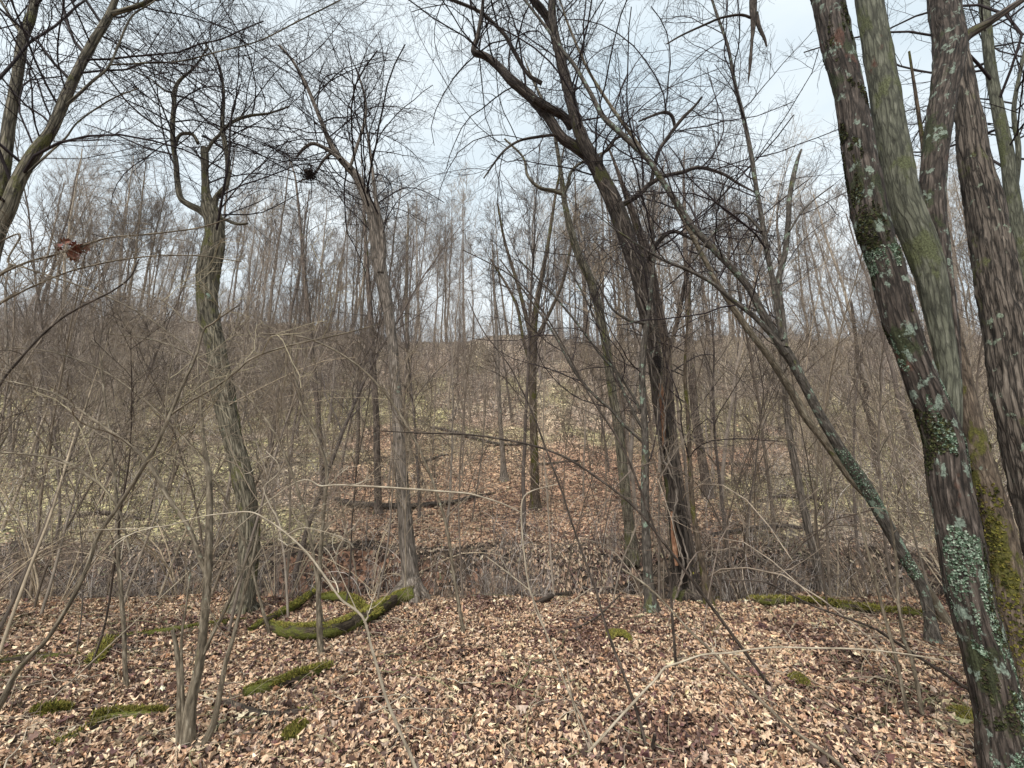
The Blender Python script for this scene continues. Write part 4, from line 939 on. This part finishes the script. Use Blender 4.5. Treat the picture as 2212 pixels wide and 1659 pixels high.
# ------------------------------------------------------------------ the wood beyond: individual trees from a few grown kinds
def forest_kind(h, r, up, col, lean=.06, n1=16, zlo=.3, dens=1.0):
    n = 14; z = np.linspace(0, h, n)
    wob = np.cumsum(rng.normal(size=(n, 2))*.05*h/14, axis=0)
    la = rng.uniform(0, 6.28); P = np.stack([wob[:, 0]+math.cos(la)*lean*z, wob[:, 1]+math.sin(la)*lean*z, z-.15], 1)
    R = r*np.linspace(1, .22, n)**.9; R[0] *= 1.4
    R = R*.8; T = Tubes(); T.add(*resample(P, R, step=.5), 8, col, rough=.12)
    C = Tubes()
    A, RA = grow(P, R, n1, up, h*.30, k=8, tmin=zlo, up=.42, wig=.12, rr=.42, rmin=.016, falloff=.5, rtip=.3); C.add(A, RA, 4, col)
    B, RB = grow(A, RA, int(5*dens), 34, h*.13, k=5, tmin=.2, up=.3, wig=.15, rr=.55, rmin=.0105); C.add(B, RB, 3, col)
    D, RD = grow(B, RB, int(5*dens), 34, h*.065, k=4, tmin=.15, up=.2, wig=.18, rr=.7, rmin=.0075); C.add(D, RD, 3, col)
    E, RE = grow(D, RD, 3, 35, h*.035, k=3, tmin=.2, up=.1, wig=.18, rr=.8, rmin=.0058); C.add(E, RE, 3, col)
    return T, C
kinds = []
GREY = [(.24, .205, .18), (.12, .10, .085), (.29, .25, .22), (.14, .115, .1)]
for i in range(12):
    hh = [15, 13, 17, 12, 16, 14, 11, 18, 13, 15, 10, 14][i]
    kinds.append(forest_kind(hh, [.15, .12, .17, .10, .14, .13, .09, .18, .11, .15, .08, .12][i], [38, 30, 42, 34, 28, 45, 36, 38, 26, 40, 34, 30][i], GREY[i % 4], lean=.02+.03*(i % 3), n1=12+i % 6, zlo=[.35, .25, .45][i % 3]))
protos = []
for i, (T, C) in enumerate(kinds):
    r = empty('woodland_tree', (0, 0, 0)); a = T.build('trunk', M_twigv, r); c = C.build('crown', M_twigv, r)
    protos.append((r, a, c))
used = set()
def place(pi, name, loc, rz, s, label, group, cat, tilt=(0, 0), lib=None):
    lib = lib if lib is not None else protos
    pr = lib[pi]; key = (id(lib), pi)
    if key in used:
        r = pr[0].copy(); COL.objects.link(r); r.name = name
        for ch in pr[1:]:
            c = ch.copy(); COL.objects.link(c); c.parent = r
    else:
        r = pr[0]; used.add(key)
    r.location = loc; r.rotation_euler = (tilt[0], tilt[1], rz); r.scale = (s, s, s)
    tag(r, label, cat, group)
    return r
occ = []
def free(x, y, d):
    for a, b in occ:
        if (a-x)**2+(b-y)**2 < d*d: return False
    occ.append((x, y)); return True
placed = []
def remember(r, kind, x, y, hgt, tone, zone): placed.append((r, kind, x, y, hgt, tone, zone))
HH = [15, 13, 17, 12, 16, 14, 11, 18, 13, 15, 10, 14]
def slope_ok(x, y): return x < 1.22*y and x > -1.22*y
n = 0; tries = 0
while n < 130 and tries < 9000:
    tries += 1
    y = random.uniform(33, 46); x = random.uniform(-1.22, 1.22)*y
    if not free(x, y, 1.5): continue
    pi = random.randrange(12); sc = random.uniform(.75, 1.15)
    r = place(pi, 'woodland_tree', (x, y, float(height(x, y))), random.uniform(0, 6.28), sc, None, 'bare trees along the wooded ridge', 'tree', (random.gauss(0, .03), random.gauss(0, .03)))
    remember(r, 'ridge trees', x, y, HH[pi]*sc, 'pale' if pi % 2 == 0 else 'dark', 'ridge'); n += 1
n = 0
while n < 48 and tries < 20000:
    tries += 1
    y = random.uniform(15, 31); x = random.uniform(-1.2, 1.2)*y
    if not free(x, y, 1.4): continue
    if abs(x-.02*y) < .22*y and y < 22: continue
    pi = random.randrange(12); sc = random.uniform(.5, .85)
    r = place(pi, 'woodland_tree', (x, y, float(height(x, y))), random.uniform(0, 6.28), sc, None, 'bare trees on the slope', 'tree', (random.gauss(0, .05), random.gauss(0, .07)-.04))
    remember(r, 'slope trees', x, y, HH[pi]*sc, 'pale' if pi % 2 == 0 else 'dark', 'slope'); n += 1

# slender young trees nearer by, with fine curving twigs against the sky
def young_kind(h, r, col, lean, bend=.5):
    n = 16; z = np.linspace(0, 1, n); la = rng.uniform(0, 6.28)
    P = np.stack([math.cos(la)*lean*h*z**1.7, math.sin(la)*lean*h*z**1.7, h*z], 1)+np.cumsum(rng.normal(size=(n, 3))*.014*h/8, axis=0); P[0] = (0, 0, -.1)
    R = r*np.linspace(1, .18, n); R[0] *= 1.2
    T = Tubes(); T.add(*resample(P, R, step=.2), 9, col, rough=.1)
    C = Tubes(); A, RA = grow(P, R, int(3.2*h), 44, h*.27, k=9, tmin=.25, up=.28, wig=.12, rr=.5, rmin=.005, falloff=.5, bend=.09); C.add(A, RA, 4, col)
    B, RB = grow(A, RA, 8, 42, h*.1, k=6, tmin=.15, up=.1, wig=.16, rr=.6, rmin=.0032, bend=.12); C.add(B, RB, 3, col)
    D, RD = grow(B, RB, 5, 42, h*.04, k=4, tmin=.15, up=.05, wig=.2, rr=.7, rmin=.0024, bend=.12); C.add(D, RD, 3, col)
    return T, C
ylib = []; YH = [9, 11, 7.5, 10, 12, 8.5]
for i in range(6):
    T, C = young_kind(YH[i], [.035, .048, .03, .05, .055, .032][i], [(.28, .235, .195), (.14, .115, .1)][i % 2], [.1, .25, .18, .05, .15, .35][i])
    r = empty('young_tree', (0, 0, 0)); ylib.append((r, T.build('trunk', M_twigv, r), C.build('crown', M_twigv, r)))
n = 0; tries = 0
while n < 52 and tries < 9000:
    tries += 1
    y = random.uniform(8.9, 19); x = random.uniform(-1.2, 1.2)*y
    if abs(x/y-.02) < .2 and random.random() < .75: continue
    if not free(x, y, .9): continue
    pi = random.randrange(6); sc = random.uniform(.7, 1.1)
    r = place(pi, 'young_tree', (x, y, float(height(x, y))), random.uniform(0, 6.28), sc, None, 'slender young trees beyond the creek', 'tree', (random.gauss(0, .05), random.gauss(0, .08)-.05), lib=ylib)
    remember(r, 'young trees', x, y, YH[pi]*sc, 'pale' if pi % 2 == 0 else 'dark', 'slope'); n += 1

# thin saplings and arching shrubs
def sapling_kind(h, r, col, lean):
    n = 12; z = np.linspace(0, 1, n)
    la = rng.uniform(0, 6.28)
    P = np.stack([math.cos(la)*lean*h*z**1.6, math.sin(la)*lean*h*z**1.6, h*z*(1-.1*z)], 1)+np.cumsum(rng.normal(size=(n, 3))*.012*h/5, axis=0); P[0] = (0, 0, -.08)
    R = r*np.linspace(1, .25, n)
    T = Tubes(); T.add(*resample(P, R, step=.15), 7, col, rough=.06)
    C = Tubes(); A, RA = grow(P, R, int(5.5*h), 45, h*.24, k=6, tmin=.25, up=.25, wig=.16, rr=.45, rmin=.0035, falloff=.5); C.add(A, RA, 4, col)
    B, RB = grow(A, RA, 4, 40, h*.09, k=4, tmin=.2, up=.1, wig=.2, rr=.6, rmin=.0025); C.add(B, RB, 3, col)
    D, RD = grow(B, RB, 2, 40, h*.04, k=3, tmin=.2, up=.1, wig=.2, rr=.7, rmin=.002); C.add(D, RD, 3, col)
    return T, C
slib = []
for i in range(8):
    T, C = sapling_kind([3.2, 4.5, 2.6, 5.5, 3.8, 4.8, 2.2, 6][i], [.010, .015, .008, .020, .012, .017, .008, .022][i], [(.09, .072, .06), (.27, .225, .18), (.11, .09, .075), (.20, .165, .135)][i % 4], [.1, .3, .15, .22, .35, .1, .3, .2][i])
    r = empty('bare_sapling', (0, 0, 0)); slib.append((r, T.build('stem', M_twigv, r), C.build('crown', M_twigv, r)))
SH = [3.2, 4.5, 2.6, 5.5, 3.8, 4.8, 2.2, 6]
def put_sapling(pi, x, y, sc, tl):
    zone = 'flat' if y < 6.9 else 'bank' if y < 10 else 'slope'
    r = place(pi, 'bare_sapling', (x, y, float(height(x, y))), random.uniform(0, 6.28), sc, None, {'flat': 'saplings on the flat ground', 'bank': 'saplings along the creek bank', 'slope': 'saplings on the slope'}[zone], 'sapling', tl, lib=slib)
    remember(r, {'flat': 'near saplings', 'bank': 'creek bank saplings', 'slope': 'slope saplings'}[zone], x, y, SH[pi]*sc, 'pale' if pi in (1, 5) else 'brown', zone)
for (x, y, pi, sc) in [(-4.6, 4.3, 1, 1.0), (-3.1, 5.2, 3, .9), (-5.6, 5.6, 5, 1.0), (-2.2, 6.2, 4, 1.1), (-6.6, 6.4, 3, 1.), (-4.2, 6.5, 7, .9), (-3.6, 4.1, 4, .8), (-5.0, 6.6, 1, 1.1), (-7.6, 6.2, 7, 1),
                       (-1.5, 6.5, 1, .8), (.6, 6.6, 5, .9), (2.1, 6.7, 3, .9), (1.35, 6.3, 1, .75), (3.3, 6.6, 4, 1.1), (4.3, 6.3, 5, 1), (5.4, 6.6, 3, 1), (4.8, 5.4, 1, .8), (6.4, 6.5, 7, .9), (7.6, 6.6, 5, 1), (-3.9, 5.9, 4, 1.2), (-5.3, 4.9, 7, .8), (-2.7, 5.7, 1, 1), (-6.9, 5.6, 3, .9), (-4.9, 5.9, 5, .9), (-1.9, 6.6, 3, .8), (-3.2, 6.6, 7, .8), (-6.1, 6.0, 4, 1.2),
                       (-.7, 6.6, 3, .8), (2.8, 6.3, 4, 1), (3.9, 5.8, 0, 1.2), (5.9, 6.1, 4, 1.1)]:
    occ.append((x, y)); put_sapling(pi, x, y, sc, (random.gauss(0, .06), random.gauss(0, .12)-.06))
n = 0; tries = 0
while n < 165 and tries < 9000:
    tries += 1
    y = 4.4 + 17*random.random()**1.1; x = random.uniform(-1.2, 1.2)*y
    if y < 6.6 and (abs(x) < .45*y or random.random() < .75): continue
    if 6.8 < y < 9.2 and random.random() < .2: continue
    if not free(x, y, .45): continue
    pi = random.choice([0, 2, 6]) if y < 6.6 else random.randrange(8)
    put_sapling(pi, x, y, random.uniform(.7, 1.15), (random.gauss(0, .08), random.gauss(0, .1)-.06)); n += 1

def shrub_kind(h, nst, col, arch):
    st = []; 
    T = Tubes(); C = Tubes(); m = nst
    a = rng.uniform(0, 6.28, m); p = np.stack([np.cos(a)*.08, np.sin(a)*.08, np.full(m, -.05)], 1)
    sp = rng.uniform(.15, .7, m)
    d = nrm(np.stack([np.cos(a)*sp, np.sin(a)*sp, np.ones(m)], 1)); o = [p]
    le = h*rng.uniform(.6, 1.3, m)[:, None]
    for i in range(11):
        d = nrm(d + np.stack([np.cos(a)*.6, np.sin(a)*.6, -np.ones(m)], 1)*arch*(i/10) + rng.normal(size=(m, 3))*.07)
        p = p + d*le*1.4/11; o.append(p)
    P = np.stack(o, 1); R = rng.uniform(.005, .010, m)[:, None]*np.linspace(1, .35, 12)[None]
    T.add(P, R, 5, col)
    A, RA = grow(P, R, 7, 50, h*.3, k=5, tmin=.15, up=.1, wig=.22, rr=.6, rmin=.0028, falloff=.3); C.add(A, RA, 3, col)
    B, RB = grow(A, RA, 3, 45, h*.12, k=3, tmin=.2, up=0, wig=.25, rr=.7, rmin=.0022); C.add(B, RB, 3, col)
    return T, C
hlib = []
for i in range(7):
    T, C = shrub_kind([1.6, 2.2, 1.2, 2.6, 1.9, 1.4, 2.4][i], [9, 11, 8, 12, 10, 7, 9][i], [(.32, .26, .2), (.16, .125, .1), (.42, .35, .27), (.24, .19, .15)][i % 4], [.35, .5, .25, .45, .6, .3, .2][i])
    r = empty('bare_shrub', (0, 0, 0)); hlib.append((r, T.build('stems', M_twigv, r), C.build('crown', M_twigv, r)))
for (x, y) in [(-6.2, 6.3), (-4.9, 7.0), (-7.9, 7.2), (-3.4, 6.9), (-6.0, 5.1), (-8.6, 8), (-2.4, 7.3), (3.6, 7.1), (5.2, 7.2), (6.6, 6.8), (7.9, 7.4), (2.4, 7.4), (.4, 7.5), (-.8, 7.4), (6.2, 5.6)]:
    pi = random.randrange(7); sc = random.uniform(1.0, 1.5)
    r = place(pi, 'bare_shrub', (x, y, float(height(x, y))), random.uniform(0, 6.28), sc, None, 'shrubs on the creek bank', 'shrub', lib=hlib)
    remember(r, 'creek bank shrubs', x, y, 2*sc, 'pale' if pi % 2 == 0 else 'dark', 'bank')
n = 0; tries = 0
while n < 150 and tries < 9000:
    tries += 1
    y = 8.0 + 20*random.random()**1.2; x = random.uniform(-1.25, 1.25)*y
    if abs(x-.05*y) < .2*y and y < 20 and random.random() < .8: continue
    if not free(x, y, .6): continue
    zone = 'bank' if y < 10.5 else 'slope'; pi = random.randrange(7); sc = random.uniform(.7, 1.2)
    r = place(pi, 'bare_shrub', (x, y, float(height(x, y))), random.uniform(0, 6.28), sc, None, {'bank': 'shrubs on the creek bank', 'slope': 'shrubs on the slope'}[zone], 'shrub', lib=hlib)
    remember(r, {'bank': 'creek bank shrubs', 'slope': 'slope shrubs'}[zone], x, y, [1.6, 2.2, 1.2, 2.6, 1.9, 1.4, 2.4][pi]*sc, 'pale' if pi % 2 == 0 else 'dark', zone)
    n += 1

# labels: every copy is named by its size, tone and the landmarks it is seen between
MARKS = [(-1e9, 'left edge'), (440, 'topless tree'), (845, 'scaly tree'), (1152, 'forked tree'), (1410, 'hollow tree'), (1700, 'lichen tree'), (1975, 'big trunk'), (1e9, 'right edge')]
ORD = ['first', 'second', 'third', 'fourth', 'fifth', 'sixth', 'seventh', 'eighth', 'ninth', 'tenth', 'eleventh', 'twelfth', 'thirteenth', 'fourteenth', 'fifteenth', 'sixteenth']
bins = {}
med = {}
for k in set(p[1] for p in placed): med[k] = sorted(p[4] for p in placed if p[1] == k)[sum(p[1] == k for p in placed)//2]
for p in placed:
    z = float(height(p[2], p[3])) + min(4, p[4]*.4) - EYE
    f = p[3]*math.cos(PITCH) + z*math.sin(PITCH); u = 1106 + FPX*p[2]/f
    j = max(i for i in range(7) if u >= MARKS[i][0])
    bins.setdefault((p[1], j, p[5], 'tall' if p[4] >= med[p[1]] else 'short'), []).append((u, p))
for (kd, j, tone, size), L_ in bins.items():
    L_.sort(key=lambda q: q[0])
    a_, b_ = MARKS[j][1], MARKS[j+1][1]
    where = 'left of '+b_ if j == 0 else ('right of '+a_ if j == 6 else 'between '+a_+' and '+b_)
    for i, (u, p) in enumerate(L_):
        t_ = ('only %s %s %s %s' % (size, tone, kd[:-1], where)) if len(L_) == 1 else '%s-from-left %s %s %s %s' % (ORD[min(i, 15)], size, tone, kd[:-1], where)
        p[0]['label'] = t_

# ------------------------------------------------------------------ uncountable undergrowth: canes, thin whips and bank brush
def canes(name, n, ysamp, dens, lmin, lmax, arch, r0, cols, label, kids=3, lean=.35, k=7):
    y = ysamp(n); x = (rng.random(n)*2-1)*(1.35*y+1)
    kp = rng.random(n) < dens(x, y); x, y = x[kp], y[kp]; m = len(x)
    a = rng.uniform(0, 6.28, m); hd = np.stack([np.cos(a), np.sin(a), np.zeros(m)], 1)
    d = nrm(hd*rng.uniform(0, lean, (m, 1)) + np.array([0, 0, 1.])); p = np.stack([x, y, height(x, y)-.03], 1); o = [p]
    le = rng.uniform(lmin, lmax, (m, 1)); ar = rng.uniform(.2, 1, (m, 1))*arch
    for i in range(k-1):
        d = nrm(d + (hd*.7-np.array([0, 0, .8]))*ar*(i/(k-1)) + rng.normal(size=(m, 3))*.09)
        p = p + d*le/(k-1); o.append(p)
    P = np.stack(o, 1); rs = (r0*(.5+rng.random(m))*(1+y*.03))[:, None]; R = rs*np.linspace(1, .4, k)[None]
    c = np.array(cols)[rng.integers(0, len(cols), m)]*rng.uniform(.6, 1.35, (m, 1))
    T = Tubes(); T.add(P, R, 3, c)
    if kids:
        A, RA = grow(P, R, kids, 50, (lmin+lmax)*.16, k=4, tmin=.2, up=.08, wig=.22, rr=.65, rmin=r0*.4, falloff=.3)
        T.add(A, RA, 3, np.repeat(c, kids, axis=0))
    o = T.build(name, M_twig, None); tag(o, label, 'undergrowth', kind='stuff'); return o
CAN = [(.41, .36, .325), (.25, .215, .195), (.60, .54, .49), (.08, .063, .055), (.40, .325, .275), (.11, .085, .075)]
def d_hill(x, y):
    leafy, green = zones(x, y)
    return np.clip(.15 + .5*sst(19, 30, y) + .6*sst(.25, .6, np.abs(x/y-.05)), 0, 1)*(1-.7*leafy)*(.35+.65*sst(.38, .55, fbm(x*.3, y*.3, s=91)))
canes('cane_thicket', 31000, lambda n: 10 + 32*rng.random(n)**.85, d_hill, .5, 2.0, .6, .0058, CAN, 'mass of arching bare rose canes and brush covering the hillside', kids=3)
canes('whip_thicket', 8500, lambda n: 22 + 20*rng.random(n), lambda x, y: .30+.70*sst(-.1, -.6, x/y), 2.0, 6.0, .15, .0055, [(.40, .325, .28), (.14, .11, .095), (.52, .45, .39), (.09, .07, .062)], 'dense brown thin whips and young growth crowding the upper hillside', kids=11, k=8)
canes('bank_brush', 9000, lambda n: 6.7 + 3.2*rng.random(n), lambda x, y: (sst(.44, .60, fbm(x*1.1, y*1.1, s=77)) + .10)*np.where((x > -5.2) & (x < -.4) & (y > 7.2), .22, 1), .25, 1.25, .5, .0035, CAN, 'low tangle of twigs and roots along the dark creek bank', kids=3)
canes('floor_twigs', 1500, lambda n: 2.6 + 4.3*rng.random(n), lambda x, y: .25+.6*sst(.3, .9, np.abs(x/y)), .15, .7, .5, .0018, [(.3, .25, .17), (.2, .16, .11), (.4, .34, .24)], 'scattered thin upright twigs poking through the leaf litter', kids=2, lean=.8)

n = 520; y = 1.9 + 4.9*rng.random(n)**.9; x = (rng.random(n)*2-1)*1.3*y; a = rng.uniform(0, 6.28, n); ln = rng.uniform(.12, .7, n)
P = []
for q in np.linspace(-.5, .5, 6):
    ca = a + rng.uniform(-.5, .5, n)*q*1.4
    xx, yy = x+np.cos(ca)*ln*q, y+np.sin(ca)*ln*q
    P.append(np.stack([xx, yy, height(xx, yy)+.035+rng.random(n)*.02], 1))
P = np.stack(P, 1); R = rng.uniform(.0018, .0050, n)[:, None]*np.linspace(1, .5, 6)[None]
T = Tubes(); T.add(P, R, 5, np.array([(.3, .25, .19), (.12, .095, .075), (.42, .36, .28), (.2, .19, .1)])[rng.integers(0, 4, n)])
tag(T.build('twig_litter', M_twig, None), 'dead broken twigs lying scattered on the leaves of the flat ground', 'twigs', kind='stuff')
